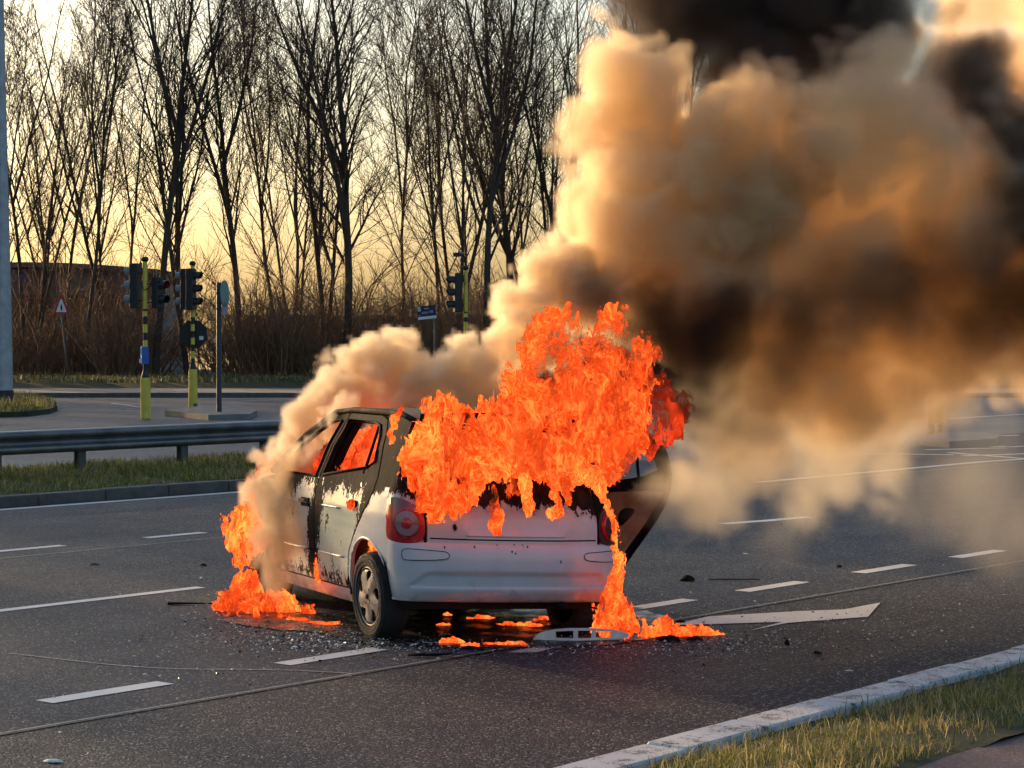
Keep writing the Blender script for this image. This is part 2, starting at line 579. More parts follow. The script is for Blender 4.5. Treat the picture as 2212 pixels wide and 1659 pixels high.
# ------------------------------------------------------------------ guard rail
gr = thing('guard_rail', 'long grey steel guard rail on posts along the verge', 'guard rail', rd(20, 23.2))
prof = [(.0, .44), (-.05, .452), (-.082, .475), (-.09, .50), (-.08, .53), (-.012, .565), (.0, .595), (-.012, .625), (-.08, .66), (-.09, .69), (-.082, .715), (-.05, .738), (.0, .75), (.05, .748)]
RA = [8.0, 12.0, 16.05, 20.05, 24.05, 26.5]
for i in range(len(RA)-1):
    a0, a1 = RA[i], RA[i+1]+.06
    off = .003*(i % 2)
    rows = []
    for o_ in (0, .006):
        rows += [[rd(a, 23.2+dn+o_+off, z)-rd(20, 23.2) for dn, z in prof] for a in (a0, a1)]
    b = MB().grid(rows[:2])
    b.grid(rows[2:])
    b.build('beam', M['galv'], gr, True, 40)
    for aa, zz in ((a0+.12, .50), (a0+.12, .69), (a0+.3, .50), (a0+.3, .69)):
        c = rd(aa, 23.2-.075, zz)-rd(20, 23.2)
        MB().box(c, (.03, .02, .03), math.pi/2-TH, .004).build('bolt', M['post'], gr)
for a in (9.2, 10.8, 12.4, 14.0, 15.65, 17.25, 18.62, 20.42, 22.0, 23.6, 25.2):
    b = MB()
    c = rd(a, 23.30, .28)-rd(20, 23.2)
    for dn, w, t in ((-.06, .10, .012), (.06, .10, .012)):
        b.box(c+EN*dn, (w, t, .86), math.pi/2-TH)
    b.box(c, (.014, .11, .86), math.pi/2-TH)
    b.build('post', M['post'], gr)

# ------------------------------------------------------------------ lamp mast, traffic lights, signs
lm = thing('lamp_mast', 'thick grey galvanised lamp mast with black base band', 'lamp post', (-13.96, 59.9, .0))
MB().lathe([(.30, .42), (.285, 2.0), (.10, 11.5), (.08, 14)], n=24).build('shaft', M['galv_pole'], lm, True, 50)
MB().lathe([(.33, -.02), (.33, .20), (.315, .24), (.315, .46), (.29, .48)], n=24).build('base_band', M['black'], lm, True, 40)
MB().box((.112, -.285, 1.0), (.12, .012, .34), 0.3, .004).build('access_door', M['galv_pole'], lm)
MB().tube([(0, 0, 13.8), (0, -.6, 14.2), (0, -1.6, 14.3)], [.05, .045, .04]).build('arm', M['galv_pole'], lm, True)
MB().box((0, -1.8, 14.28), (.28, .7, .12), 0, .03).build('lantern', M['galv_pole'], lm)

def visor(b, c, d, r, l):
    """open half-tube hood: c lens centre, d facing direction (xy unit)"""
    d = Vector((d[0], d[1], 0)).normalized()
    s = Vector((-d.y, d.x, 0))
    up = Vector((0, 0, 1))
    rows = []
    for q, rr in ((0, r), (1, r), (1, r-.008), (0, r-.008)):
        row = []
        for k in range(13):
            t = R(-35+250*k/12)
            ll = l*(1-.45*max(0, -math.sin(t)+.1)) if q else 0
            row.append(Vector(c)+d*ll+(s*math.cos(t)+up*math.sin(t))*rr)
        rows.append(row)
    b.grid(rows)

def signal(parent, c, d, lamps, w=.30, lit=None, pitch=.33, vis=None, vl=.19):
    """signal head: box housing whose lamps face d; c = housing centre in the parent's frame"""
    d = Vector((d[0], d[1], 0)).normalized()
    rz = math.atan2(d.y, d.x)-math.pi/2
    h = lamps*pitch+.06
    hs = MB().box(c, (w, .20, h), rz, .018).build('signal_head', M['black'], parent)
    for i in range(lamps):
        z = c[2]+h/2-.03-pitch*(i+.5)
        lc = Vector((c[0], c[1], z))+d*.105
        b = MB()
        s = Vector((-d.y, d.x, 0))
        ring = [lc+(s*math.cos(2*math.pi*k/20)+Vector((0, 0, 1))*math.sin(2*math.pi*k/20))*.105 for k in range(20)]
        b.add([lc+d*.02]+ring, [(0, 1+k, 1+(k+1) % 20) for k in range(20)])
        b.build('lens', M['lens'], hs)
        if lit == i:
            b = MB()
            b.add([lc+d*.026+(s*math.cos(2*math.pi*k/12)*.05+Vector((0, 0, 1))*math.sin(2*math.pi*k/12)*.05) for k in range(12)], [tuple(range(12))])
            b.build('lamp', M['red_lamp'], hs)
        b = MB()
        visor(b, lc, d, .12, vl)
        b.build('visor', vis or M['black'], hs, True, 40)
    return hs

def traffic_pole(t, cab_h, bands, top, r=.055, rc=.12):
    b = MB().lathe([(rc, 0), (rc, cab_h)], n=20)
    cab = b.build('cabinet', M['yellow'], t, True, 50)
    MB().box((-.02, -rc+.002, cab_h*.5), (.10, .012, cab_h*.62), 0, .003).build('cabinet_door', M['yellow'], cab)
    MB().lathe([(rc-.005, cab_h), (rc-.02, cab_h+.03), (r+.012, cab_h+.14), (r+.008, cab_h+.17)], n=20).build('collar', M['black'], t, True, 50)
    for z0, z1, m in bands:
        MB().lathe([(r, z0), (r, z1)], n=16).build('pole_band', M[m], t, True, 50)
    MB().lathe([(r+.004, top-.02), (r+.035, top+.02), (r+.035, top+.06), (r, top+.10)], n=16).build('pole_cap', M['black'], t, True, 50)

g1 = 'yellow and black traffic lights at the junction'
t1 = thing('traffic_light', 'yellow black banded traffic light pole with a blue push button box', 'traffic light', gp(314.5, 904), group=g1)
traffic_pole(t1, .97, [(1.12, 1.30, 'black'), (1.30, 1.86, 'yellow'), (1.86, 2.04, 'black'), (2.04, 2.24, 'yellow'), (2.24, 2.43, 'black'), (2.43, 2.55, 'yellow'), (2.60, 3.74, 'yellow'), (2.55, 2.60, 'black')], 3.74)
signal(t1, (-.235, .03, 3.15), (-1, .25), 3, .27, None, .335, M['visor_edge'], .15)
signal(t1, (.30, -.03, 2.985), (.86, -.5), 2, .27, 0, .34)
for x, z in ((-.115, 3.45), (-.115, 2.8), (.115, 2.75), (.115, 3.2)):
    MB().box((x, 0, z), (.14, .03, .03)).build('bracket', M['black'], t1)
MB().tube([(-.07, -.05, 3.7), (-.09, -.06, 3.3), (-.06, -.07, 3.10), (0, -.075, 3.05), (.08, -.07, 3.08), (.14, -.05, 3.16)], .012, 6).build('cable', M['black'], t1, True)
bx = MB().box((.0, -.075, 1.50), (.17, .13, .42), 0.35, .012).build('button_box', M['blue_box'], t1)
MB().box((-.055, -.150, 1.60), (.075, .012, .18), 0.35, .003).build('label_plate', M['pale_blue'], bx)
MB().box((-.075, -.150, 1.37), (.08, .03, .10), 0.35, .006).build('push_button', M['pale_blue'], bx)

t2 = thing('traffic_light', 'yellow black banded traffic light pole carrying the octagonal sign', 'traffic light', gp(417, 884), group=g1)
traffic_pole(t2, 1.07, [(1.22, 1.36, 'black'), (1.36, 1.55, 'yellow'), (1.55, 1.73, 'black'), (1.73, 1.91, 'yellow'), (1.91, 2.09, 'black'), (2.09, 2.27, 'yellow'), (2.27, 2.46, 'black'), (2.46, 3.85, 'yellow')], 3.85)
signal(t2, (-.02, -.17, 3.20), (.97, -.22), 3, .30, None, .345)
signal(t2, (-.20, .03, 3.20), (-1, .3), 3, .24, None, .345, M['visor_edge'], .14)
for z in (3.5, 2.9):
    MB().box((0, -.09, z), (.04, .12, .04)).build('bracket', M['black'], t2)
MB().tube([(.085, -.11, 0), (.085, -.11, .16)], .05, 10).build('cable_duct', M['post'], t2, True, 50)
sg = thing('stop_sign', 'octagonal sign seen from its black back on the second traffic pole', 'road sign', gp(417, 884)+Vector((0, .10, 2.0)))
oc_ = [(.40*math.cos(R(22.5+45*k)), .40*math.sin(R(22.5+45*k))) for k in range(8)]
b = MB().prism(oc_, -.008, .008)
b.xf(lambda v: Vector((v.x, v.z, v.y)))
b.build('sign_plate', M['sign_grey'], sg)
for z in (.20, -.22):
    MB().box((0, -.02, z), (.60, .025, .035)).build('rail', M['sign_grey'], sg)
MB().box((.215, -.012, -.10), (.11, .006, .10)).build('sticker', M['white'], sg)
o = MB()
rows = [[(.408*math.cos(R(22.5+45*k)), y, .408*math.sin(R(22.5+45*k))) for k in range(9)] for y in (-.010, .014)]
o.grid(rows).build('edge_strip', M['galv'], sg)

t3 = thing('traffic_light', 'traffic light pole rising out of the smoke with a camera on top', 'traffic light', (at(1006, 700, 60).x, 60, 0), group=g1)
traffic_pole(t3, 1.0, [(1.15, 1.55, 'black'), (1.55, 1.75, 'yellow'), (1.75, 1.95, 'black'), (1.95, 2.34, 'yellow'), (2.34, 2.47, 'black'), (2.47, 2.58, 'yellow'), (2.58, 2.62, 'black'), (2.62, 3.78, 'yellow')], 3.78)
signal(t3, (-.22, -.02, 3.14), (-.97, -.24), 3, .26, None, .335)
for z in (3.45, 2.8):
    MB().box((-.08, 0, z), (.10, .03, .03)).build('bracket', M['black'], t3)
MB().tube([(-.13, 0, 3.5), (-.13, 0, 4.1)], .018, 8).build('camera_rod', M['black'], t3)
cm = MB().box((-.20, 0, 4.18), (.30, .12, .11), .2, .015).build('camera_housing', M['black'], t3)
MB().box((-.10, -.05, 4.22), (.09, .06, .06), .2, .008).build('camera_hood', M['visor_edge'], cm)
MB().tube([(-.02, -.05, 3.75), (-.05, -.07, 3.45), (-.03, -.07, 3.35), (.03, -.06, 3.42)], .010, 6).build('cable', M['black'], t3, True)

t4 = thing('sign_pole', 'dark grey pole with a teal sign turned edge on', 'sign post', gp(473.5, 900))
MB().lathe([(.085, 0), (.085, .06), (.064, .10), (.062, 3.24), (.05, 3.26)], n=16).build('pole', M['dark_pole'], t4, True, 50)
for z in (3.0, 2.62):
    MB().lathe([(.070, z-.02), (.070, z+.02)], n=16).build('clamp', M['black'], t4)
def disc_sign(c, rad, rz, t=.02, n=28):
    b = MB().prism([(rad*math.cos(2*math.pi*k/n), rad*math.sin(2*math.pi*k/n)) for k in range(n)], -t/2, t/2)
    m = Matrix.Rotation(rz, 3, 'Z')@Matrix.Rotation(math.pi/2, 3, 'X')
    return b.xf(lambda v: m@v+Vector(c))
ds = thing('round_sign', 'round teal road sign seen almost edge on at the dark pole', 'road sign', gp(473.5, 900)+Vector((.14, 0, 0)))
disc_sign((0, 0, 2.98), .33, R(80), .03).build('sign_plate', M['sign_teal'], ds)
MB().box((.0, 0, 2.62), (.03, .30, .30), R(-10), .005).build('lower_plate', M['lilac'], ds)
MB().box((-.05, 0, 3.0), (.07, .05, .05)).build('bracket', M['black'], ds)

ts = thing('warning_sign', 'red bordered triangular warning sign on a leaning grey post', 'road sign', gp(150, 841))
MB().tube([(0, 0, 0), (-.14, 0, 1.4), (-.27, 0, 2.75), (-.29, .0, 3.3)], .035, 10).build('post', M['post'], ts, True)
tri = lambda s: [(-.40*s, -.30*s), (.40*s, -.30*s), (.05*s, .40*s), (-.05*s, .40*s)]
m_ = Matrix.Rotation(R(56), 3, 'Z')@Matrix.Rotation(math.pi/2, 3, 'X')
MB().prism(tri(1), -.012, .012).xf(lambda v: m_@v+Vector((-.285, -.05, 3.03))).build('sign_plate', M['red'], ts)
MB().prism(tri(.66), -.003, .003).xf(lambda v: m_@(v+Vector((0, -.025, .017)))+Vector((-.285, -.05, 3.03))).build('white_field', M['white'], ts)
MB().prism([(-.03, -.14), (.03, -.14), (.05, .0), (.015, .05), (.02, .10), (-.02, .10), (-.015, .05), (-.05, 0)], -.003, .003).xf(lambda v: m_@(v+Vector((0, -.025, .024)))+Vector((-.285, -.05, 3.03))).build('symbol', M['black'], ts)

ss = thing('street_name_sign', 'navy street name sign with white lower band on a thin post', 'sign', (at(922, 675, 72).x, 72, 0), rz=R(-10))
zc = at(922, 675, 72).z
tl = Matrix.Rotation(R(-6), 3, 'Y')
def plate(name, x0, x1, z0, z1, y, m, par):
    return MB().box(((x0+x1)/2, y, (z0+z1)/2), (x1-x0, .012, z1-z0)).xf(lambda v: tl@v+Vector((0, 0, zc))).build(name, m, par)
sp_ = plate('sign_plate', -.31, .31, -.20, .22, 0, M['navy'], ss)
plate('white_band', -.31, .31, -.215, -.125, -.012, M['white'], ss)
plate('emblem', -.29, -.20, .06, .20, -.012, M['white'], ss)
plate('emblem_mark', -.258, -.232, .09, .16, -.020, M['navy'], ss)
xx = -.17
for w in (.045, .05, .04, .05, .045):
    plate('lettering', xx, xx+w*.8, -.035, .03, -.010, M['lilac'], ss)
    xx += w
xx += .03
for w in (.045, .04, .05):
    plate('lettering', xx, xx+w*.8, -.025, .055, -.010, M['lilac'], ss)
    xx += w
for k in range(5):
    plate('lettering', -.07+k*.03, -.048+k*.03, .115, .145, -.010, M['pale_blue'], ss)
plate('lettering', -.27, -.22, -.09, -.06, -.010, M['lilac'], ss)
MB().tube([(.25, .06, 0), (.25, .06, zc+.1)], .03, 10).build('post', M['post'], ss, True)

bl = thing('yellow_bollard', 'yellow signal cabinet standing in drifting smoke at right', 'bollard', gp(2031, 941))
MB().lathe([(.045, 0), (.045, .26)], n=14).build('stem', M['black'], bl)
MB().lathe([(.10, .24), (.105, .27), (.105, 1.13), (.09, 1.16)], n=18).build('cabinet', M['yellow'], bl, True, 50)
bp = thing('dark_post', 'brown dark post beside the yellow cabinet in drifting smoke', 'post', gp(2011, 942))
MB().lathe([(.062, 0), (.062, 3.0), (.05, 3.03)], n=14).build('pole', M['dark_pole'], bp, True, 50)
MB().box((0, -.03, 2.6), (.5, .02, .5), .3, .005).build('plate', M['sign_grey'], bp)

# ------------------------------------------------------------------ building behind the trees
bm_wall = simple('grey_cladding', (.14, .15, .16), .7, 0, .3, .6, .1)
bm_roof = simple('grey_metal_roof', (.17, .18, .19), .5, .3, .3, .8)
bm_glass = simple('window_glass', (.03, .04, .06), .1, 0, .2, 2)
bd = thing('low_building', 'long grey clad building with curved roof behind the bare trees', 'building', (-22.2, 112, 0))
MB().box((0, 0, 2.6), (9.5, 9, 5.2)).build('wall', bm_wall, bd)
rows = [[(-4.9+9.8*i/16, y, 5.18+.35*math.sin(math.pi*min(1, .25+.75*i/16))) for i in range(17)] for y in (-4.8, 4.8)]
b = MB().grid(rows)
b.grid([[(x, y, z-.25) for x, y, z in r] for r in rows])
b.grid([rows[0], [(x, y, z-.25) for x, y, z in rows[0]]])
b.build('roof', bm_roof, bd, True, 40)
for x in (-3.4, -1.4, .6, 2.6):
    f = MB().box((x, -4.52, 3.4), (1.3, .10, 1.1)).build('window', M['black'], bd)
    MB().box((x, -4.585, 3.4), (1.14, .03, .94)).build('pane', bm_glass, f)
f = MB().box((-.4, -4.52, 1.15), (1.0, .10, 2.2)).build('door', M['dark_pole'], bd)
MB().box((-.05, -4.60, 1.1), (.05, .06, .2)).build('handle', M['galv'], f)
MB().box((-1.8, -4.53, 4.75), (.55, .04, .35)).build('wall_panel', M['blue_box'], bd)
b2 = thing('low_building', 'low dark flat roofed shed seen behind the undergrowth', 'building', (-9, 135, 0))
MB().box((0, 0, 1.5), (14, 8, 3.0)).build('wall', simple('dark_shed', (.07, .08, .09), .7, 0, .3, .6), b2)
MB().box((0, 0, 3.07), (14.5, 8.5, .14)).build('roof', bm_roof, b2)
for x in (-4, -1, 2, 5):
    f = MB().box((x, -4.02, 1.8), (1.2, .10, .9)).build('window', M['galv'], b2)
    MB().box((x, -4.085, 1.8), (1.06, .03, .76)).build('pane', bm_glass, f)

# ------------------------------------------------------------------ bare trees and undergrowth
def bark(name, col):
    m, b, p = new_mat(name)
    oc = b.n('ShaderNodeTexCoord').outputs['Object']
    n = b.noise(b.vm('MULTIPLY', oc, (4, 4, .8)), 2.5, 4, .65)
    b.put(p.inputs['Base Color'], b.mix(b.mr(n, .3, .7), tuple(c*.6 for c in col), tuple(c*1.4 for c in col)))
    p.inputs['Roughness'].default_value = .85
    b.put(p.inputs['Normal'], b.bump(n, .6, .03))
    return m
M['bark'] = bark('bark', (.060, .043, .030))
M['twig'] = bark('twig', (.055, .036, .024))
M['brush'] = bark('brush_stem', (.19, .105, .055))

class Twigs:
    def __init__(s): s.V, s.Q, s.n = [], [], 0
    def tube(s, P, rad, k):
        P = np.asarray(P, float)
        m = len(P)
        T = np.gradient(P, axis=0)
        T /= np.linalg.norm(T, axis=1)[:, None]+1e-9
        ref = np.array([1., 0, 0]) if abs(T[0, 0]) < .8 else np.array([0, 1., 0])
        A = np.cross(T, ref); A /= np.linalg.norm(A, axis=1)[:, None]+1e-9
        B = np.cross(T, A)
        t = np.arange(k)*2*np.pi/k
        V = P[:, None]+(A[:, None]*np.cos(t)[None, :, None]+B[:, None]*np.sin(t)[None, :, None])*np.asarray(rad)[:, None, None]
        s.V.append(V.reshape(-1, 3))
        i = np.arange(m-1)[:, None]*k
        j = np.arange(k)[None]
        q = np.stack([i+j, i+(j+1) % k, i+k+(j+1) % k, i+k+j], -1).reshape(-1, 4)+s.n
        s.Q.append(q)
        s.n += m*k
    def mesh(s, name, mat): return np_mesh(name, np.concatenate(s.V), np.concatenate(s.Q), mat, True)

def branch_path(r, p, d, L, n, wob, upw):
    P = [p]
    d = np.array(d, float)
    for i in range(n):
        d = d+r.normal(0, wob, 3)+np.array([0, 0, upw])
        d /= np.linalg.norm(d)
        P.append(P[-1]+d*(L/n))
    return np.array(P)

def make_tree(seed, H, r0, stems=1, fork=.35, spread=.5, dens=1.):
    r = np.random.RandomState(seed)
    tr, cr = Twigs(), Twigs()
    def side(P, L0, rad0, f0, count, level, ang):
        n = len(P)-1
        for i in range(count):
            f = f0+(1-f0)*((i+r.rand())/count)
            q = min(n-1, int(f*n)); u = f*n-q
            p = P[q]*(1-u)+P[q+1]*u
            t = P[q+1]-P[q]; t /= np.linalg.norm(t)
            az = r.rand()*6.283
            o = np.array([math.cos(az), math.sin(az), .0]); o -= t*o.dot(t); o /= np.linalg.norm(o)+1e-9
            a = ang*(.7+.6*r.rand())
            d = t*math.cos(a)+o*math.sin(a)
            L = L0*(1-.62*f)*(.65+.6*r.rand())
            rr = max(.006, rad0*(1-.72*f)*.5)
            if level == 1:
                B = branch_path(r, p, d, L, 6, .07, .07)
                (tr if rr > .03 else cr).tube(B, np.linspace(rr, .009, 7), 5)
                side(B, L*.50, rr, .14, int((6+L*1.45)*dens), 2, .62)
            elif level == 2:
                B = branch_path(r, p, d, L, 4, .10, .06)
                cr.tube(B, np.linspace(max(rr, .008), .0055, 5), 4)
                side(B, L*.55, rr, .12, int((5+L*3.2)*dens), 3, .6)
            else:
                B = branch_path(r, p, d, max(L, .35), 2, .12, .05)
                cr.tube(B, [.0065, .0055, .004], 3)
    for k in range(stems):
        az = r.rand()*6.283 if stems > 1 else 0
        ln = (.06+.10*r.rand()) if stems > 1 else .04*r.rand()
        d = (math.cos(az)*ln, math.sin(az)*ln, 1)
        h = H*(1 if k == 0 else .75+.25*r.rand())
        rad = r0*(1 if k == 0 else .75)
        p0 = np.array([math.cos(az)*.18, math.sin(az)*.18, -.1]) if stems > 1 else np.array([0, 0, -.1])
        P = branch_path(r, p0, d, h, 14, .035, .02)
        tr.tube(P, rad*np.power(np.linspace(1, .0, 15), .85)+.012, 9)
        side(P, h*.36, rad, .22, int(22*dens), 1, .55)
        # co-dominant leaders
        for j in range(2 if stems == 1 else 1):
            q = int(14*(fork+.14*j))
            az = r.rand()*6.283
            B = branch_path(r, P[q], (math.cos(az)*spread, math.sin(az)*spread, 1), h*(1-q/14)*.92, 10, .05, .05)
            tr.tube(B, rad*.62*np.power(np.linspace(1, .0, 11), .85)+.011, 8)
            side(B, h*.27, rad*.6, .15, int(14*dens), 1, .55)
    return tr.mesh('trunk', M['bark']), cr.mesh('crown', M['twig'])

protos = [make_tree(21, 18.5, .18, 1, .30, .50, 1.05), make_tree(22, 18.5, .14, 1, .38, .28, .95), make_tree(23, 17.5, .09, 3, .4, .30, .7), make_tree(24, 17, .08, 4, .45, .30, .6), make_tree(25, 18, .115, 2, .35, .32, .85), make_tree(26, 15, .065, 1, .45, .25, 1.1)]

def make_bush(seed, H, W, n, arch=.75):
    r = np.random.RandomState(seed)
    st = Twigs()
    for i in range(n):
        az = r.rand()*6.283
        q = r.rand()**.5
        p = np.array([math.cos(az)*q*W*.28, math.sin(az)*q*W*.28, -.05])
        ln = .05+arch*q*r.rand()
        L = H*(.4+.65*r.rand()**1.3)
        P = branch_path(r, p, (math.cos(az)*ln, math.sin(az)*ln, 1), L, 7, .15, -.02*arch)
        st.tube(P, np.linspace(.022+.02*r.rand(), .006, 8), 4)
        for j in range(7):
            f = .2+.75*r.rand()
            k = min(6, int(f*7))
            d = (P[k+1]-P[k])/np.linalg.norm(P[k+1]-P[k])+r.normal(0, .45, 3)
            B = branch_path(r, P[k], d/np.linalg.norm(d), L*.32*(1.1-f*.5), 3, .14, .05)
            st.tube(B, [.010, .009, .007, .005], 3)
            for q2 in range(3):
                d2 = (B[2]-B[1])/np.linalg.norm(B[2]-B[1])+r.normal(0, .6, 3)
                B2 = branch_path(r, B[1+q2 % 3], d2/np.linalg.norm(d2), L*.13, 2, .15, .03)
                st.tube(B2, [.007, .006, .004], 3)
    return st.mesh('stems', M['brush'])
bushes = [make_bush(31, 4.2, 3.4, 46), make_bush(32, 3.4, 4.2, 44), make_bush(33, 5.2, 2.8, 42)]
light = [make_bush(41, 3.8, 5.0, 24, 1.3), make_bush(42, 4.8, 4.6, 22, 1.1)]

kinds = ['broad bare tree with a forked trunk', 'tall slender bare tree', 'bare tree of three stems', 'bare tree of many thin stems', 'bare tree with twin trunks', 'thin young bare tree']
def tree(i, x, Y, rz, s, label, lean=(0, 0)):
    t = thing('bare_tree', label, 'tree', (x, Y, .3), 0, 'bare trees along the far bank')
    t.rotation_euler = (lean[1], lean[0], rz)
    t.scale = (s, s, s)
    link('trunk', protos[i][0], t)
    link('crown', protos[i][1], t)
    return t
def px(x, Y): return at(x, 722, Y).x
spots = [ # proto, picture x of the base, Y, turn, scale, lean, where
    (0, 745, 87, 0.4, 1.0, (.0, 0), 'broadest bare tree, its dark trunk forking high above the smoke'),
    (1, 335, 86, 2.0, 1.05, (-.045, 0), 'tall dark bare tree directly behind the blue button box pole'),
    (4, 415, 88, 4.0, 1.0, (.02, 0), 'twin trunked bare tree behind the octagonal sign'),
    (5, 185, 86, 1.0, 1.1, (.0, 0), 'thin pale trunked tree beside the triangular warning sign'),
    (3, 60, 90, 2.6, 1.0, (-.02, 0), 'many stemmed bare tree next to the lamp mast'),
    (1, 525, 88, 5.1, .95, (-.01, 0), 'slender bare tree just right of the dark sign pole'),
    (4, 690, 90, .2, 1.0, (-.06, 0), 'left leaning bare tree close to the broadest tree'),
    (2, 960, 88, 3.3, 1.0, (.02, 0), 'three stemmed bare tree above the navy street sign'),
    (1, 1050, 87, 1.2, 1.05, (.01, 0), 'tall bare tree right of the camera topped traffic light'),
    (0, 1105, 91, 5.5, .95, (.02, 0), 'bare tree at the left edge of the pale smoke column'),
    (4, 1215, 88, 2.2, 1.0, (.04, 0), 'bare tree half veiled by the orange smoke edge'),
    (3, 1270, 90, .9, 1.05, (.03, 0), 'many stemmed bare tree mostly hidden by smoke'),
    (5, 600, 94, 3.9, 1.1, (.01, 0), 'thin young tree between the leaning and the slender tree'),
    (2, 260, 95, .6, .95, (0, 0), 'three stemmed tree in front of the curved roof building'),
    (5, 870, 93, 5.0, 1.1, (0, 0), 'thin young tree left of the navy street sign'),
    (3, 1000, 99, 4.4, 1.05, (0, 0), 'many stemmed tree farther back behind the camera pole'),
    (2, 1170, 99, .3, 1.0, (0, 0), 'three stemmed tree farther back beside the smoke edge'),
    (3, 130, 101, 5.8, 1.0, (0, 0), 'many stemmed tree farther back above the curved roof'),
    (5, 20, 97, 2.2, 1.1, (0, 0), 'thin tree farther back right beside the lamp mast'),
    (2, 640, 103, 4.9, 1.0, (0, 0), 'three stemmed tree farthest back above the arching bush'),
]
for i, x, Y, rz, s, ln, lab in spots:
    tree(i, px(x, Y), Y, rz, s, lab, ln)
for k, (i, x, Y, rz, s) in enumerate(((1, 1420, 89, 1, .9), (4, 1650, 92, 2, .9), (2, 1900, 95, 3, .8), (0, 2250, 105, 4, .8))):
    tree(i, px(x, Y), Y, rz, s, ('tall slender bare tree hidden behind the left part of the smoke plume', 'twin trunked bare tree hidden behind the middle of the smoke plume', 'three stemmed bare tree hidden behind the right part of the smoke plume', 'forked bare tree half seen at the right edge beyond the smoke')[k])
# the row carried on unseen to the left, added only to shade the junction
r_ = random.Random(9)
k = 0
for X in np.arange(-27, -84, -3.6):
    for dy in (0, 8):
        tree(r_.choice([0, 1, 2, 3, 4]), X+r_.uniform(-1.2, 1.2), 88+dy+r_.uniform(-3, 3)-max(0, -X-40)*.25, r_.uniform(0, 6), r_.uniform(.85, 1.08), 'unseen bare tree added beyond the left edge to shade the junction')

# invented thicket out of view, added to keep low sun off the junction
for q in range(-38, 17, 2):
    for dt in (-5, 0, 5):
        t_ = 46+dt+r_.uniform(-1.5, 1.5)
        u_ = q+r_.uniform(-.8, .8)
        X, Y = -.669*t_+.743*u_, 15+.743*t_+.669*u_
        t = tree(r_.choice([1, 2, 3, 3, 2]), X, Y, r_.uniform(0, 6), r_.uniform(.50, .60), 'made up young tree out of view that shades the junction')
        t['group'] = 'shade trees added beyond the left edge'

def bush(i, x, Y, rz, s, label):
    t = thing('bare_bush', label, 'bush', (px(x, Y), Y, .35), rz, 'leafless bushes under the trees')
    t.scale = (s, s, s)
    link('stems', bushes[i], t)
bs = [(0, 590, 85.5, 0.3, 1.15, 'large arching leafless bush right of the dark sign pole'), (2, 250, 85, 1.2, .8, 'reddish leafless bush left of the blue button box'),
      (1, 690, 86, 2.2, 1.0, 'leafless bush right of the large arching bush'), (0, 780, 87, 4.0, 1.0, 'leafless bush under the broadest tree'),
      (2, 540, 86, 5.0, .9, 'upright leafless bush just right of the dark sign pole'), (1, 860, 87, .5, 1.1, 'leafless bush below left of the navy street sign'),
      (0, 950, 86, 2.9, 1.0, 'leafless bush below the navy street sign'), (2, 1030, 87, 1.9, .95, 'leafless bush behind the camera topped traffic light'),
      (1, 1110, 86, 3.5, 1.0, 'leafless bush at the foot of the smoke column'), (0, 215, 88, 2.2, .9, 'leafless bush right of the triangular warning sign'),
      (1, 60, 87, 1.1, .7, 'low leafless bush beside the lamp mast'), (2, 290, 87, 3.0, .9, 'leafless bush right behind the blue button box pole')]
for q in bs: bush(*q)
r_ = random.Random(19)
# denser brush behind, read as one mass
def stuff_bushes(name, label, xs, Ys, num, seed, smin, smax, gap=None):
    r = random.Random(seed)
    V, Q, off = [], [], 0
    src = []
    for me in light:
        v = np.empty(len(me.vertices)*3, np.float32); me.vertices.foreach_get('co', v)
        q = np.empty(len(me.loops), np.int32); me.loops.foreach_get('vertex_index', q)
        src.append((v.reshape(-1, 3), q.reshape(-1, 4)))
    while num > 0:
        x, Y = r.uniform(*xs), r.uniform(*Ys)
        if gap and any(g0 < x < g1 for g0, g1 in gap): continue
        num -= 1
        v, q = r.choice(src)
        a, s = r.uniform(0, 6.3), r.uniform(smin, smax)
        m = np.array([[math.cos(a), -math.sin(a), 0], [math.sin(a), math.cos(a), 0], [0, 0, 1]])*s
        V.append(v@m.T.astype(np.float32)+np.array([px(x, Y), Y, .3], np.float32)); Q.append(q+off); off += len(v)
    return tag(link(name, np_mesh(name, np.concatenate(V), np.concatenate(Q), M['brush'], True)), label, 'undergrowth', kind='stuff')
stuff_bushes('undergrowth', 'dense reddish brown leafless undergrowth behind the bushes', (-520, 1400), (88, 106), 78, 3, .5, 1.5, ((300, 475),))
stuff_bushes('undergrowth_beyond', 'dim dark brush along the far bank at the right edge', (1400, 2500), (86, 100), 40, 4, .7, 1.0)

# ------------------------------------------------------------------ the burning car (frame: x forward, y left, z up; origin under the rear axle)
CAR_YAW = R(113.5)
CAR_LOC = Vector((-.213, 14.69, 0))
car = thing('burning_car', 'white hatchback on fire with burnt off paint and a rear door open', 'car', CAR_LOC, CAR_YAW)
WB = 2.46

def tilt(v):
    z = v.z+.028
    if v.z > 1.0: z += (v.z-1.0)*.07
    return Vector((v.x, v.y, z-(.75-v.y)*.050-v.x*.014))

def interp(x, tab):
    for (x0, y0), (x1, y1) in zip(tab, tab[1:]):
        if x <= x1:
            t = max(0., (x-x0)/(x1-x0)); return y0+(y1-y0)*t
    return tab[-1][1]
ZT = [(.15, .735), (.25, .785), (.38, .808), (.55, .822), (.68, .826), (.80, .820), (.92, .806), (1.0, .785), (1.2, .705), (1.4, .590), (1.5, .54)]

def yh(x, z):
    w = interp(z, ZT)
    # shoulder crease and sculpted door skin
    w += .006*math.exp(-((z-.80)/.02)**2)-.004*math.exp(-((z-.42)/.05)**2)
    if x < .1: w *= 1-.055*((.1-x)/.5)**2
    if x > 2.1: w *= 1-.075*((x-2.1)/.8)**2
    if z > 1.0 and x > 1.2: w += .03*(x-1.2)*(z-1.0)/.3
    return w

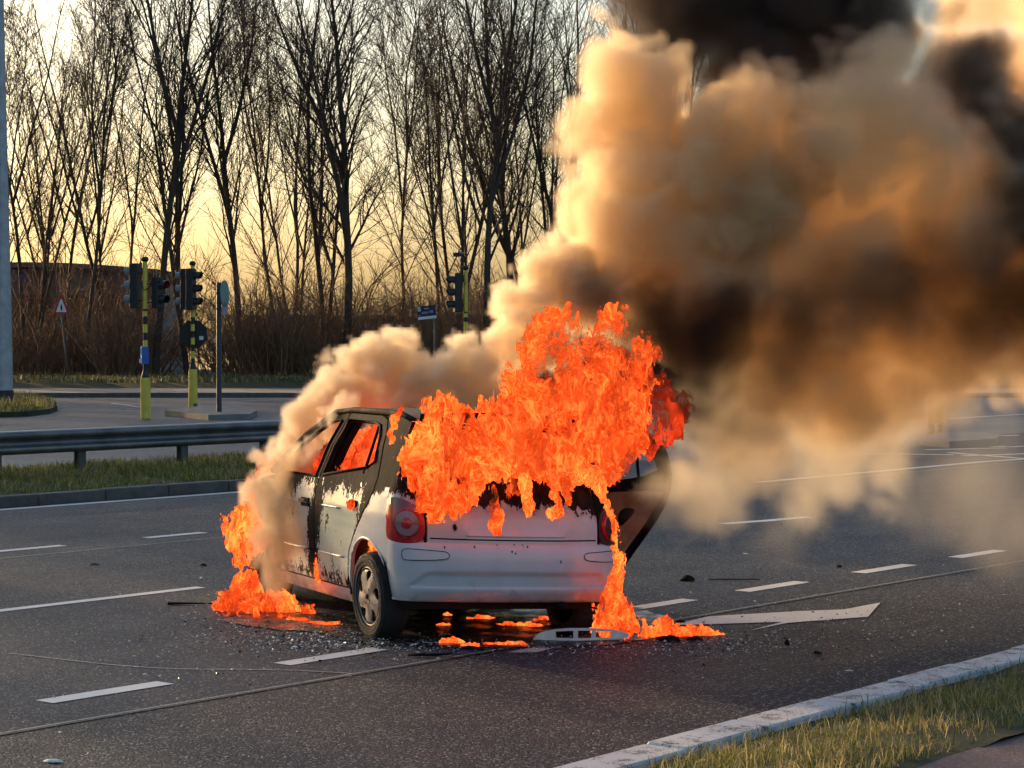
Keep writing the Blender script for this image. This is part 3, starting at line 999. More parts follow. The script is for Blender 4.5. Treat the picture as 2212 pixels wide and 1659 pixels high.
def pin(poly, x, y):
    ins = False
    n = len(poly)
    for i in range(n):
        (x0, y0), (x1, y1) = poly[i], poly[(i+1) % n]
        if (y0 > y) != (y1 > y) and x < (x1-x0)*(y-y0)/(y1-y0)+x0: ins = not ins
    return ins

def dens_poly(poly, step):
    out = []
    for i in range(len(poly)):
        a, b = poly[i], poly[(i+1) % len(poly)]
        L = math.hypot(b[0]-a[0], b[1]-a[1])
        k = max(1, int(L/step))
        out += [(a[0]+(b[0]-a[0])*j/k, a[1]+(b[1]-a[1])*j/k) for j in range(k)]
    return out

def dens_line(pts, step):
    out = []
    for a, b in zip(pts, pts[1:]):
        k = max(1, int(math.hypot(b[0]-a[0], b[1]-a[1])/step))
        out += [(a[0]+(b[0]-a[0])*j/k, a[1]+(b[1]-a[1])*j/k) for j in range(k)]
    return out+[pts[-1]]

def round_poly(poly, it=2):
    for _ in range(it):
        out = []
        for i in range(len(poly)):
            a, b = poly[i], poly[(i+1) % len(poly)]
            out += [(a[0]*.75+b[0]*.25, a[1]*.75+b[1]*.25), (a[0]*.25+b[0]*.75, a[1]*.25+b[1]*.75)]
        poly = out
    return poly

def skin(outline, holes, surf, thick, step=.05):
    """triangulated panel in the (u, w) plane lifted by surf(u, w, depth) with real thickness and closed edges"""
    out = dens_poly(outline, step)
    hs = [dens_poly(h, step) for h in holes]
    V = list(out)
    E_ = [(i, (i+1) % len(out)) for i in range(len(out))]
    for h in hs:
        o = len(V)
        V += h
        E_ += [(o+i, o+(i+1) % len(h)) for i in range(len(h))]
    nb = len(V)
    xs = [p[0] for p in out]; zs = [p[1] for p in out]
    x = min(xs)+step/2
    while x < max(xs):
        z = min(zs)+step/2
        while z < max(zs):
            if pin(out, x, z) and not any(pin(h, x, z) for h in hs) and min((x-p[0])**2+(z-p[1])**2 for p in V[:nb]) > (step*.45)**2:
                V.append((x, z))
            z += step
        x += step
    res = geometry.delaunay_2d_cdt([Vector(p) for p in V], E_, [], 0, 1e-6)
    V2, E2, T = res[0], res[1], res[2]
    T = [t for t in T if pin(out, sum(V2[i].x for i in t)/3, sum(V2[i].y for i in t)/3) and not any(pin(h, sum(V2[i].x for i in t)/3, sum(V2[i].y for i in t)/3) for h in hs)]
    n = len(V2)
    cnt = {}
    for t in T:
        for i in range(3):
            a, b = t[i], t[(i+1) % 3]
            cnt[(a, b)] = 1
    edge = [(a, b) for (a, b) in cnt if (b, a) not in cnt]
    vs = [surf(v.x, v.y, 0) for v in V2]+[surf(v.x, v.y, thick) for v in V2]
    fs = [tuple(t) for t in T]+[tuple(i+n for i in reversed(t)) for t in T]+[(b, a, a+n, b+n) for a, b in edge]
    return MB().add(vs, fs)

def side_surf(sgn, off=0.0):
    return lambda x, z, d: (x, sgn*(yh(x, z)+off-d), z)

def car_paint(name, base, scorch, label=None):
    """scorch(b, x, y, z, noise) -> node giving 0 clean .. 1 burnt"""
    m, b, p = new_mat(name)
    oc = b.n('ShaderNodeTexCoord').outputs['Object']
    x, y, z = b.sep(oc)
    st = b.vm('MULTIPLY', oc, (1, 1, .45))
    n1 = b.noise(st, 4.5, 4, .6)
    n2 = b.noise(st, 17, 4, .65)
    n3 = b.noise(oc, 46, 3, .65)
    nz = b.m('ADD', b.m('ADD', b.m('MULTIPLY', n1, .40), b.m('MULTIPLY', n2, .32)), b.m('MULTIPLY', n3, .28))
    s = scorch(b, x, y, z, nz)
    # flakes: hard edge between paint and bare charred metal; a softer soot veil round it
    hard = b.mr(s, .50, .535)
    soot = b.mr(s, .34, .58)
    dirt = b.mr(b.m('ADD', b.m('MULTIPLY', z, -1.5), b.m('MULTIPLY', b.noise(oc, 9, 5, .7), 1.0)), .02, .35)
    c = b.mix(b.mr(n1, .35, .65), tuple(k*.90 for k in base), base)
    c = b.mix(b.m('MULTIPLY', dirt, .75), c, (.16, .13, .10))
    spk = b.mr(b.noise(oc, 55, 2, .6),   .665, .72)
    c = b.mix(b.m('MULTIPLY', spk, b.m('MULTIPLY', soot, .9)), c, (.02, .018, .015))
    c = b.mix(b.m('MULTIPLY', b.m('POWER', soot, 1.3), .62), c, (.13, .085, .058))
    burnt = b.mix(b.mr(n2, .35, .65), (.008, .007, .007), (.026, .022, .018))
    c = b.mix(hard, c, burnt)
    b.put(p.inputs['Base Color'], c)
    b.put(p.inputs['Roughness'], b.m('ADD', .33, b.m('MULTIPLY', soot, .5)))
    b.put(p.inputs['Specular IOR Level'], b.m('SUBTRACT', .5, b.m('MULTIPLY', hard, .42)))
    b.put(p.inputs['Coat Weight'], b.m('MULTIPLY', b.m('SUBTRACT', 1, soot), .5))
    b.put(p.inputs['Normal'], b.bump(b.m('ADD', b.m('MULTIPLY', hard, -1.0), b.m('MULTIPLY', b.noise(oc, 40, 3, .6), .25)), .5, .004))
    return m

def boxd(b, x, z, cx, cz, hx, hz):
    """outside distance to a box in the side view, negative inside"""
    return b.m('MAXIMUM', b.m('SUBTRACT', b.m('ABSOLUTE', b.m('SUBTRACT', x, cx)), hx), b.m('SUBTRACT', b.m('ABSOLUTE', b.m('SUBTRACT', z, cz)), hz))

def sc_door(cx, hx, cz=.645, hz=.285, slant=.22):
    def f(b, x, y, z, nz):
        xs = b.m('ADD', x, b.m('MULTIPLY', b.m('SUBTRACT', z, .66), slant))
        d = boxd(b, xs, z, cx, cz, hx, hz)
        # 0.5 on the box edge, ragged by noise
        v = b.m('ADD', .585, b.m('MAXIMUM', b.m('MULTIPLY', d, 4.2), -.42))
        v = b.m('ADD', v, b.m('MULTIPLY', b.m('SUBTRACT', nz, .53), 4.4))
        low = b.mr(z, .33, .27)       # the door foot keeps its paint, only sooted
        return b.m('MULTIPLY', v, b.m('SUBTRACT', 1, b.m('MULTIPLY', low, .5)))
    return f
def sc_quarter(b, x, y, z, nz):
    t = b.m('ADD', b.m('MULTIPLY', b.m('SUBTRACT', z, .86), 2.6), b.m('MULTIPLY', b.m('SUBTRACT', x, -.12), 1.7))
    v = b.m('ADD', b.m('ADD', .30, t), b.m('MULTIPLY', b.m('SUBTRACT', nz, .5), 1.5))
    low = b.mr(z, .55, .72)
    return b.m('MAXIMUM', b.m('MULTIPLY', v, b.m('ADD', .15, b.m('MULTIPLY', low, .85))), b.m('MULTIPLY', b.mr(z, .97, 1.04), b.m('ADD', .35, nz)))
def sc_bumper(b, x, y, z, nz):
    v = b.m('ADD', b.mr(z, .55, .80, .0, .33), b.m('MULTIPLY', b.m('SUBTRACT', nz, .55), .75))
    return b.m('MULTIPLY', v, b.mr(z, .58, .69))
def sc_hatch(b, x, y, z, nz):
    t = b.m('ADD', b.m('MULTIPLY', b.m('SUBTRACT', z, .90), 3.4), b.m('MULTIPLY', y, -.35))
    main = b.m('ADD', b.m('ADD', .60, t), b.m('MULTIPLY', b.m('SUBTRACT', nz, .5), 1.7))
    dy, dz = b.m('SUBTRACT', y, .425), b.m('MULTIPLY', b.m('SUBTRACT', z, .765), .62)
    r = b.m('SQRT', b.m('ADD', b.m('MULTIPLY', dy, dy), b.m('MULTIPLY', dz, dz)))
    spot = b.m('ADD', b.mr(r, .0, .06, .72, .0), b.m('MULTIPLY', b.m('SUBTRACT', nz, .5), .9))
    return b.m('MAXIMUM', main, spot)
def sc_fender(b, x, y, z, nz):
    return b.m('ADD', b.m('ADD', .45, b.m('MULTIPLY', b.m('SUBTRACT', z, .45), .5)), b.m('MULTIPLY', b.m('SUBTRACT', nz, .5), 1.6))
WHITE = (.58, .59, .615)
M['paint_rear_door'] = car_paint('blistered_paint_rear', (.42, .53, .475), sc_door(.56, .385))
M['paint_front_door'] = car_paint('blistered_paint_front', (.50, .53, .50), sc_door(1.47, .28, .62))
M['paint_quarter'] = car_paint('white_paint_quarter', WHITE, sc_quarter)
M['paint_bumper'] = car_paint('white_paint_bumper', WHITE, sc_bumper)
M['paint_hatch'] = car_paint('white_paint_hatch', WHITE, sc_hatch)
M['paint_fender'] = car_paint('scorched_paint_front', WHITE, sc_fender)
M['char'] = simple('charred_steel', (.012, .011, .010), .8, 0, .5, 9, .5, .12)
M['roof'] = simple('burnt_roof_steel', (.085, .065, .045), .7, 0, .5, 5, .4)
M['rust'] = simple('scorched_door_steel', (.26, .14, .08), .75, .0, .55, 7, .5)
M['underbody'] = simple('underbody_black', (.010, .010, .010), .9, 0, .3, 5)
M['tyre'] = simple('tyre_rubber', (.018, .018, .019), .8, 0, .25, 12, .3)
M['hubcap'] = simple('silver_hubcap', (.21, .205, .20), .45, .45, .4, 9)
lampm, b, p = new_mat('red_tail_lamp')
oc = b.n('ShaderNodeTexCoord').outputs['Object']
zz = b.sep(oc)[2]
b.put(p.inputs['Base Color'], b.mix(b.mr(b.m('ADD', zz, b.m('MULTIPLY', b.noise(oc, 8, 3), .15)), .90, 1.02), (.44, .008, .016), (.10, .05, .05)))
p.inputs['Roughness'].default_value = .16
p.inputs['Coat Weight'].default_value = .6
lampd = simple('sooted_tail_lamp', (.060, .012, .012), .35, 0, .4, 8)
M['lamp_ring'] = simple('clear_lamp_ring', (.34, .19, .20), .18, .0, .15, 30, 0, .5, .6)
M['lamp_core'] = simple('red_lamp_core', (.50, .016, .03), .2, 0, .15, 30, 0, .5, .6)

# --- side panels
ARCH = .345
def arch_pts(cx, t0, t1, r=ARCH, n=18, cz=.29):
    return [(cx+r*math.cos(R(t0+(t1-t0)*i/n)), cz+r*math.sin(R(t0+(t1-t0)*i/n))) for i in range(n+1)]
rear_door = [(1.035, .27), (.46, .27), (.405, .31), (.385, .40), (.33, .52), (.23, .63), (.11, .74), (-.01, .85), (-.085, .95), (-.095, 1.03), (-.03, 1.17), (.07, 1.31), (.17, 1.385), (.30, 1.408), (.94, 1.412), (.975, 1.2), (1.01, 1.0), (1.04, .90), (1.045, .6)]
rear_win = [(.955, 1.005), (.14, 1.085), (.03, 1.125), (.06, 1.18), (.14, 1.28), (.23, 1.345), (.34, 1.362), (.895, 1.366), (.92, 1.2)]
front_door = [(1.065, .27), (1.06, .6), (1.055, .90), (1.03, 1.0), (.995, 1.2), (.96, 1.41), (1.10, 1.408), (1.26, 1.385), (1.42, 1.325), (1.62, 1.225), (1.85, 1.10), (2.02, .985), (2.06, .93), (2.06, .6), (2.03, .36), (1.96, .27)]
front_win = [(1.10, .99), (1.065, 1.2), (1.035, 1.362), (1.10, 1.364), (1.24, 1.342), (1.40, 1.283), (1.60, 1.183), (1.80, 1.07), (1.90, .99)]
off = .012
quarter = [(.33, .20), (.375, .26), (.372, .40), (.318, .513), (.218, .622), (.098, .732), (-.022, .842), (-.097, .945), (-.108, 1.035), (-.042, 1.176), (.06, 1.319), (.163, 1.396), (.20, 1.425), (-.05, 1.418), (-.25, 1.375), (-.31, 1.25), (-.36, 1.10), (-.385, 1.0), (-.375, .80), (-.365, .625), (-.322, .42)]+arch_pts(0, 157.8, -12, ARCH, 22)[1:]
fender = [(2.075, .30), (2.075, .93), (2.10, .955), (2.5, .90), (2.85, .80), (3.0, .72), (2.98, .60), (2.80, .46)]+arch_pts(WB, 30, 178, ARCH, 16)
for sgn in (1, -1):
    S = side_surf(sgn)
    # quarter panel with the wheel arch and the thick rear pillar
    q = skin(quarter, [], S, .025, .04).xf(tilt).build('quarter_panel', M['paint_quarter'], car, True, 35)
    MB().tube([(x, sgn*(yh(x, z)-.004), z) for x, z in arch_pts(0, 148, -12, ARCH-.004, 30)], .011, 6).xf(tilt).build('arch_lip', M['paint_bumper'], q, True)
    f = skin(fender, [], S, .025, .05).xf(tilt).build('front_wing', M['paint_fender'], car, True, 35)
    skin([(.36, .165), (2.08, .165), (2.12, .258), (.39, .258)], [], S, .05, .06).xf(tilt).build('sill', M['paint_bumper'], car, True, 35)
    # inner pillar between the doors, recessed
    skin([(.93, .26), (1.16, .26), (1.16, .98), (1.08, 1.41), (.86, 1.41), (.94, .98)], [], side_surf(sgn, -.045), .05, .08).xf(tilt).build('centre_pillar', M['char'], car, True, 35)
    MB().tube([(-.30, sgn*yh(-.3, 1.39)*1.0, 1.385), (-.05, sgn*(yh(0, 1.42)-.002), 1.425), (.3, sgn*(yh(.3, 1.425)-.004), 1.433), (.9, sgn*(yh(.9, 1.43)-.004), 1.435), (1.25, sgn*(yh(1.25, 1.41)), 1.41), (1.6, sgn*yh(1.6, 1.25), 1.255), (1.9, sgn*yh(1.9, 1.1), 1.095), (2.10, sgn*yh(2.1, .97), .985)], [.018, .02, .02, .02, .024, .026, .026, .024], 8).xf(tilt).build('roof_rail', M['char'], car, True)

def door(parent, sgn, outline, hole, mat, front):
    S = side_surf(sgn, .002)
    d = skin(outline, [hole], S, .028, .04).xf(tilt).build('front_door' if front else 'rear_door', mat, parent, True, 35)
    cx, cz = (1.24, .80) if front else (.24, .835)
    # melted handle recess, its stump and the lower rubbing line
    MB().box((cx, sgn*(yh(cx, cz)+.001), cz), (.17, .012, .062), 0, .005).xf(tilt).build('handle_recess', M['char'], d)
    MB().box((cx+.03, sgn*(yh(cx, cz)+.016), cz+.01), (.12, .016, .024), 0, .005).xf(tilt).build('handle', M['rust'], d)
    x0, x1 = (1.10, 2.0) if front else (.44, 1.0)
    MB().tube([(x0+(x1-x0)*i/6, sgn*(yh(x0+(x1-x0)*i/6, .47)+.003), .47) for i in range(7)], .007, 6).xf(tilt).build('crease_strip', mat, d, True)
    MB().tube([(x0+.05+(x1-x0-.14)*i/6, sgn*(yh(x0+(x1-x0)*i/6, .80)+.006), .80) for i in range(7)], .006, 6).xf(tilt).build('shoulder_line', mat, d, True)
    w = [(p[0], p[1]) for p in hole]
    # charred window frame lip
    MB().tube([(x, sgn*(yh(x, z)+.004), z) for x, z in hole+hole[:1]], .011, 6, False).xf(tilt).build('window_frame', M['char'], d, True)
    if not front:
        MB().tube([(.175, sgn*yh(.175, 1.05), 1.045), (.27, sgn*yh(.27, 1.35), 1.352)], .011, 8).xf(tilt).build('window_bar', M['char'], d, True)
    return d
door(car, 1, rear_door, rear_win, M['paint_rear_door'], False)
door(car, 1, front_door, front_win, M['paint_front_door'], True)
door(car, -1, front_door, front_win, M['paint_front_door'], True)

# right rear door standing open on its hinges
HX, HY = 1.035, -.81
def swing(v, ang=R(88)):
    v = tilt(v)
    x, y = v.x-HX, v.y-HY
    return Vector((HX+x*math.cos(ang)-y*math.sin(ang), HY+x*math.sin(ang)+y*math.cos(ang), v.z-.095))
rd_o = round_poly([(1.035, .25), (.50, .25), (.40, .30), (.30, .42), (.20, .54), (.09, .67), (.0, .79), (-.05, .90), (-.075, 1.0), (-.05, 1.14), (.03, 1.28)]+rear_door[12:], 2)
od = skin(rd_o, [rear_win], side_surf(-1, .002), .02, .04).xf(swing).build('rear_door', M['char'], car, True, 35)
od['label'] = 'open rear door with its burnt bare inner frame showing'
inner = round_poly([(1.0, .29), (.53, .29), (.45, .34), (.36, .45), (.25, .58), (.13, .72), (-.0, .92), (-.02, .98), (.5, .985), (1.0, .965)], 1)
holes = [round_poly([(.92, .42), (.60, .43), (.44, .56), (.40, .70), (.50, .80), (.92, .80)], 2), round_poly([(.34, .70), (.22, .80), (.20, .86), (.34, .86)], 2)]
skin(inner, holes, side_surf(-1, -.055), .014, .035).xf(swing).build('inner_panel', M['rust'], od, True, 35)
skin(round_poly([(.95, .40), (.58, .40), (.40, .55), (.38, .72), (.5, .82), (.95, .82)], 1), [], side_surf(-1, -.020), .004, .08).xf(swing).build('inner_skin', M['roof'], od)
edge = [p_ for p_ in rd_o if p_[0] < .98]
i_ = max(range(len(rd_o)), key=lambda q_: (rd_o[q_][0] > .9)*rd_o[q_][0]-rd_o[q_][1]*.5)
edge = [p_ for p_ in rd_o[i_:]+rd_o[:i_] if p_[0] < .98]
rows = [[(x, -(yh(x, z)-dd), z) for x, z in dens_line(edge, .05)] for dd in (.0, .075)]
MB().grid(rows).xf(swing).build('door_edge', M['char'], od, True, 40)
MB().tube([(.175, -(yh(.175, 1.05)-.02), 1.03), (.27, -(yh(.27, 1.35)-.02), 1.352)], .012, 8).xf(swing).build('window_bar', M['char'], od, True)
MB().tube([(x, -(yh(x, z)-.03), z) for x, z in ((.96, .87), (.7, .875), (.45, .885), (.15, .90))], .016, 8).xf(swing).build('impact_bar', M['rust'], od, True)
MB().tube([(.97, -(yh(.97, .6)-.03), .36), (.97, -(yh(.97, .6)-.03), .95)], .02, 8).xf(swing).build('inner_post', M['rust'], od, True)
for z in (.42, .82):
    MB().box((HX-.01, HY+.03, z), (.06, .05, .07), 0, .008).xf(tilt).build('hinge', M['char'], od)

# --- rear end: bumper, tailgate, lamps
XC, QP = -.27, 3.4
RZ = [(.26, -.555), (.30, -.595), (.34, -.628), (.39, -.640), (.46, -.648), (.54, -.648), (.60, -.640), (.632, -.625), (.65, -.60), (.658, -.565)]
HZ = [(.56, -.602), (.62, -.606), (.74, -.606), (.86, -.592), (.96, -.566), (1.02, -.535), (1.18, -.44), (1.38, -.30), (1.45, -.24)]
def sgnpow(v, e): return math.copysign(abs(v)**e, v)
def rear_pt(th, z, tab, w=None):
    W = (w or yh(XC, z)); D = XC-interp(z, tab)
    return (XC-D*abs(math.cos(th))**(2/QP), W*sgnpow(math.sin(th), 2/QP), z)
def bump_in(y, z):
    """shallow recessed panel low in the bumper and a rolled lower edge"""
    a = max(0, min(1, (.62-abs(y)+(.46-z)*1.1)/.05))
    bz = max(0, min(1, (z-.350)/.02))*max(0, min(1, (.468-z)/.035))
    a = a*a*(3-2*a)
    bz = bz*bz*(3-2*bz)
    return .026*a*bz
rows = []
zs = [.262+(q_-.262)*.82 for q_ in (.262, .285, .31, .335, .36, .375, .39, .405, .42, .44, .46, .475, .49, .505, .52, .55, .58, .61, .64, .66, .68, .70, .715, .728, .738, .745)]
for z in zs:
    xe = -math.sqrt(max(.0001, (ARCH+.004)**2-(z-.29)**2)) if z < .42 else -.3226-(z-.42)*.20
    row = []
    for sgn in (1, -1):
        sd = [(xe+(XC-xe)*j/5, sgn*yh(min(xe, XC), z)*1.0, z) for j in range(5)] if xe > XC else [(XC, sgn*yh(XC, z), z)]*5
        if xe <= XC:
            # the side leg starts on the corner itself
            sd = None
        row.append(sd)
    th0 = math.pi/2
    if row[0] is None:
        W, D = yh(XC, z), XC-interp(z, RZ)
        cc = min(1, max(0, (XC-xe)/D))
        th0 = math.acos(cc**(QP/2))
    pts = []
    if row[0]: pts += [(p[0], p[1], p[2]) for p in row[0]]
    else: pts += [rear_pt(th0, z, RZ)]*5
    for j in range(81):
        th = th0-2*th0*j/80
        x, y, zz_ = rear_pt(th, z, RZ)
        x += bump_in(y, z)
        pts.append((x, y, zz_))
    if row[1]: pts += [(p[0], p[1], p[2]) for p in reversed(row[1])]
    else: pts += [rear_pt(-th0, z, RZ)]*5
    rows.append(pts)
# inward ledge on top and return at the bottom
top = [(x+.10*max(0, 1-abs(y)/.9), y*.93, .655) for x, y, z in rows[-1]]
bot = [(x+.06, y*.95, .262) for x, y, z in rows[0]]
bmp = MB().grid([bot]+rows+[top]).xf(tilt).build('rear_bumper', M['paint_bumper'], car, True, 50)
for sgn in (1, -1):
    # lozenge corner inserts
    th_ = lambda s: (R(62)-s*R(42))*sgn
    o_ = round_poly([(0, .542), (.06, .527), (.92, .537), (1, .560), (.98, .588), (.85, .595), (.1, .605), (0, .585)], 2)
    def srf(s, z, d, sgn=sgn):
        x, y, q = rear_pt((R(64)-s*R(40))*sgn, z, RZ)
        k = 1.006-d/.8
        return (XC+(x-XC)*(1.012-d*3), y*k, q)
    skin(o_, [], srf, .004, .08).xf(tilt).build('corner_insert', M['paint_bumper'], bmp, True, 40)
    lp = [srf(s, z, -.000) for s, z in dens_poly(o_, .05)]
    MB().tube(lp+lp[:1], .0028, 5, False).xf(tilt).build('insert_gap', M['char'], bmp)

for y_, z_, l_ in ((.30, .628, .012), (.14, .638, .022), (.02, .640, .014), (-.04, .640, .018), (-.07, .632, .010), (.045, .600, .012), (.02, .588, .008), (.50, .622, .012), (-.30, .540, .014)):
    th_ = math.asin(min(1, (abs(y_)/yh(XC, z_))**(QP/2)))*(1 if y_ >= 0 else -1)
    a_, b_ = Vector(rear_pt(th_, z_, RZ)), Vector(rear_pt(th_, z_-l_, RZ))
    MB().tube([a_+Vector((-.001, 0, .002)), a_+Vector((-.003, .002, -l_*.5)), b_+Vector((-.002, 0, 0))], [.006, .004, .002], 6).xf(tilt).build('melted_drip', M['char'], bmp, True)

def hatch_x(y, z):
    W = yh(XC, z)*1.0; D = XC-interp(z, HZ)
    return XC-D*(max(0, 1-(abs(y)/W)**QP))**(1/QP)
def hsurf(y, z, d):
    a = max(0, min(1, (.36-abs(y)+(z-.76)*.45)/.03)); bz = max(0, min(1, (z-.695)/.02))*max(0, min(1, (.87-z)/.02))
    return (hatch_x(y, z)+.022*a*a*(3-2*a)*bz+d, y, z)
hatch = [(-.575, .602), (.575, .602), (.60, .64), (.60, .80), (.575, .98), (.565, 1.03), (-.565, 1.03), (-.575, .98), (-.60, .80), (-.60, .64)]
ht = skin(hatch, [], hsurf, .03, .03).xf(tilt).build('tailgate', M['paint_hatch'], car, True, 45)
MB().tube([hsurf(y, z, -.004) for y, z in [(-.345, .695), (-.33, .695), (0, .693), (.33, .695), (.345, .695)]], .006, 6).xf(tilt).build('plate_recess_edge', M['paint_hatch'], ht, True)
for q in ([(-.585, .672), (-.3, .668), (0, .667), (.3, .668), (.585, .672)], [(.588, .60), (.612, .64), (.612, .80), (.59, .96)], [(-.588, .60), (-.612, .64), (-.612, .80), (-.59, .96)]):
    MB().tube([hsurf(y, z, .002 if len(q) == 5 else .006) for y, z in dens_line(q, .05)], .0055 if len(q) == 5 else .009, 6).xf(tilt).build('shut_gap', M['char'], ht)
# burnt out rear window frame and spoiler
fr = [(-.60, 1.03), (.60, 1.03), (.575, 1.2), (.53, 1.40), (-.53, 1.40), (-.575, 1.2)]
wn_ = [(-.50, 1.06), (.50, 1.06), (.47, 1.2), (.42, 1.345), (-.42, 1.345), (-.47, 1.2)]
skin(fr, [wn_], lambda y, z, d: (hatch_x(y, z)+d+.01, y, z), .03, .05).xf(tilt).build('window_frame', M['char'], ht, True, 45)
MB().tube([(-.30, -.55, 1.41), (-.36, -.3, 1.425), (-.37, 0, 1.43), (-.36, .3, 1.425), (-.30, .55, 1.41)], .025, 8).xf(tilt).build('spoiler', M['char'], ht, True)
for sgn in (1, -1):
    def lsurf(s, z, d, sgn=sgn):
        th0 = math.asin(min(1, (.612/yh(XC, z))**(QP/2)))
        x, y, q = rear_pt((th0+(R(86)-th0)*s)*sgn, z, HZ)
        k = 1+(.006-d)
        return (XC+(x-XC)*(1+.02*math.sin(s*math.pi))-.004+d, y*k, q)
    lo = round_poly([(.0, .655), (.30, .632), (.75, .640), (1.0, .66), (1.0, .79), (.98, .87), (.88, .93), (.45, .915), (.12, .875), (.0, .82)], 2)
    skin([(.0, .78), (1.06, .78), (1.06, 1.05), (.0, 1.05)], [], lambda u_, w_, d_: lsurf(u_, w_, d_+.012), .02, .05).xf(tilt).build('corner_panel', M['paint_hatch'] if sgn > 0 else M['char'], car, True, 50)
    tl_ = skin(lo, [], lsurf, .02, .05).xf(tilt).build('tail_lamp', lampm if sgn > 0 else lampd, car, True, 50)
    c = Vector(lsurf(.36, .762, 0)); e = .02
    n_ = (Vector(lsurf(.36+e, .762, 0))-c).cross(Vector(lsurf(.36, .762+e, 0))-c).normalized()
    if n_.x > 0: n_ = -n_
    n_ = (n_+Vector((-.15, .05*sgn, 0))).normalized()
    ax = n_.to_track_quat('Z', 'Y').to_matrix()
    put = lambda v: tilt(ax@v+c)
    MB().lathe([(.083, -.05), (.083, .010), (.078, .016), (.036, .022), (.034, .016)], n=36).xf(put).build('round_lens', M['lamp_ring'] if sgn > 0 else lampd, tl_, True, 40)
    MB().lathe([(.034, 0), (.034, .024), (.027, .029)], n=24).xf(put).build('centre_lens', M['lamp_core'], tl_, True, 40)
    MB().lathe([(.093, -.05), (.093, .008), (.085, .013), (.083, .006)], n=36).xf(put).build('lens_rim', M['lamp_core'], tl_, True, 40)
    MB().box((0, 0, .019), (.16, .003, .006)).xf(put).build('lens_joint', M['lamp_core'], tl_)

# --- roof, bonnet, front end, floor
rz = [(-.36, 1.392), (-.25, 1.425), (0, 1.452), (.35, 1.468), (.8, 1.468), (1.1, 1.452), (1.32, 1.415)]
rows = []
for i in range(25):
    x = -.36+1.68*i/24
    z = interp(x, rz)
    W = .575-.05*max(0, -x)
    rows.append([(x, W*t, z-.040*abs(t)**2.6) for t in [j/8-1 for j in range(17)]])
b = MB().grid(rows)
b.grid([[(x, y*.99, z-.02) for x, y, z in r] for r in rows])
b.xf(tilt).build('roof', M['roof'], car, True, 50)
bz = [(2.10, .965), (2.4, .93), (2.8, .85), (3.05, .76), (3.2, .66)]
rows = [[(x+.0, t*(.72-.10*max(0, (x-2.5)/.7)**2), interp(x, bz)-.035*abs(t)**3-(.25*max(0, x-3.0)*t*t)) for t in [j/8-1 for j in range(17)]] for x in [2.10+1.08*i/16 for i in range(17)]]
MB().grid(rows).xf(tilt).build('bonnet', M['paint_fender'], car, True, 50)
rows = []
for z in (.22, .27, .33, .40, .48, .56, .62, .68):
    row = []
    for j in range(41):
        th = R(86)-R(172)*j/40
        row.append((2.85+(.40-.1*abs(z-.45))*abs(math.cos(th))**(2/3.), .77*sgnpow(math.sin(th), 2/3.), z))
    rows.append(row)
MB().grid(rows).xf(tilt).build('front_bumper', M['char'], car, True, 50)
for sgn in (1, -1):
    MB().box((3.02, .56*sgn, .72), (.26, .24, .14), -.5*sgn, .04).xf(tilt).build('headlamp', M['char'], car)
MB().box((1.25, 0, .28), (3.3, 1.38, .16), 0, .04).xf(tilt).build('floor_pan', M['underbody'], car)
MB().box((2.05, 0, .68), (.12, 1.36, .62), 0, .03).xf(tilt).build('bulkhead', M['char'], car)
MB().box((-.42, 0, .50), (.10, 1.2, .34), 0, .03).xf(tilt).build('rear_panel', M['char'], car)
for y in (.36, -.36):
    b = MB().box((1.15, y, .48), (.48, .44, .16), 0, .05)
    st_ = b.xf(tilt).build('seat', M['char'], car)
    MB().tube([(.94, y-.2, .55), (.82, y-.2, .95), (.80, y-.12, 1.05), (.80, y+.12, 1.05), (.82, y+.2, .95), (.94, y+.2, .55)], .018, 8).xf(tilt).build('backrest_frame', M['rust'], st_, True)
    MB().tube([(.80, y-.1, 1.05), (.77, y-.1, 1.22), (.77, y+.1, 1.22), (.80, y+.1, 1.05)], .014, 8).xf(tilt).build('headrest_frame', M['rust'], st_, True)
MB().box((.30, 0, .55), (.5, 1.2, .22), 0, .05).xf(tilt).build('rear_seat', M['char'], car)
for sgn in (1, -1):
    for cx in (0, WB):
        b = MB()
        rows = [[(cx+.36*math.cos(R(t)), sgn*y, .29+.36*math.sin(R(t))) for t in range(-10, 191, 12)] for y in (.50, .80)]
        b.grid(rows)
        b.add([(cx+.36*math.cos(R(t)), sgn*.50, .29+.36*math.sin(R(t))) for t in range(-10, 191, 12)], [tuple(range(17))])
        b.xf(tilt).build('wheel_housing', M['underbody'], car, True, 40)
MB().tube([(-.1, -.7, .26), (-.1, .7, .26)], .04, 10).build('rear_axle', M['underbody'], car, True)
MB().tube([(-.58, -.35, .24), (-.40, -.35, .25), (-.3, -.3, .26)], .028, 10).xf(tilt).build('exhaust', M['char'], car, True)

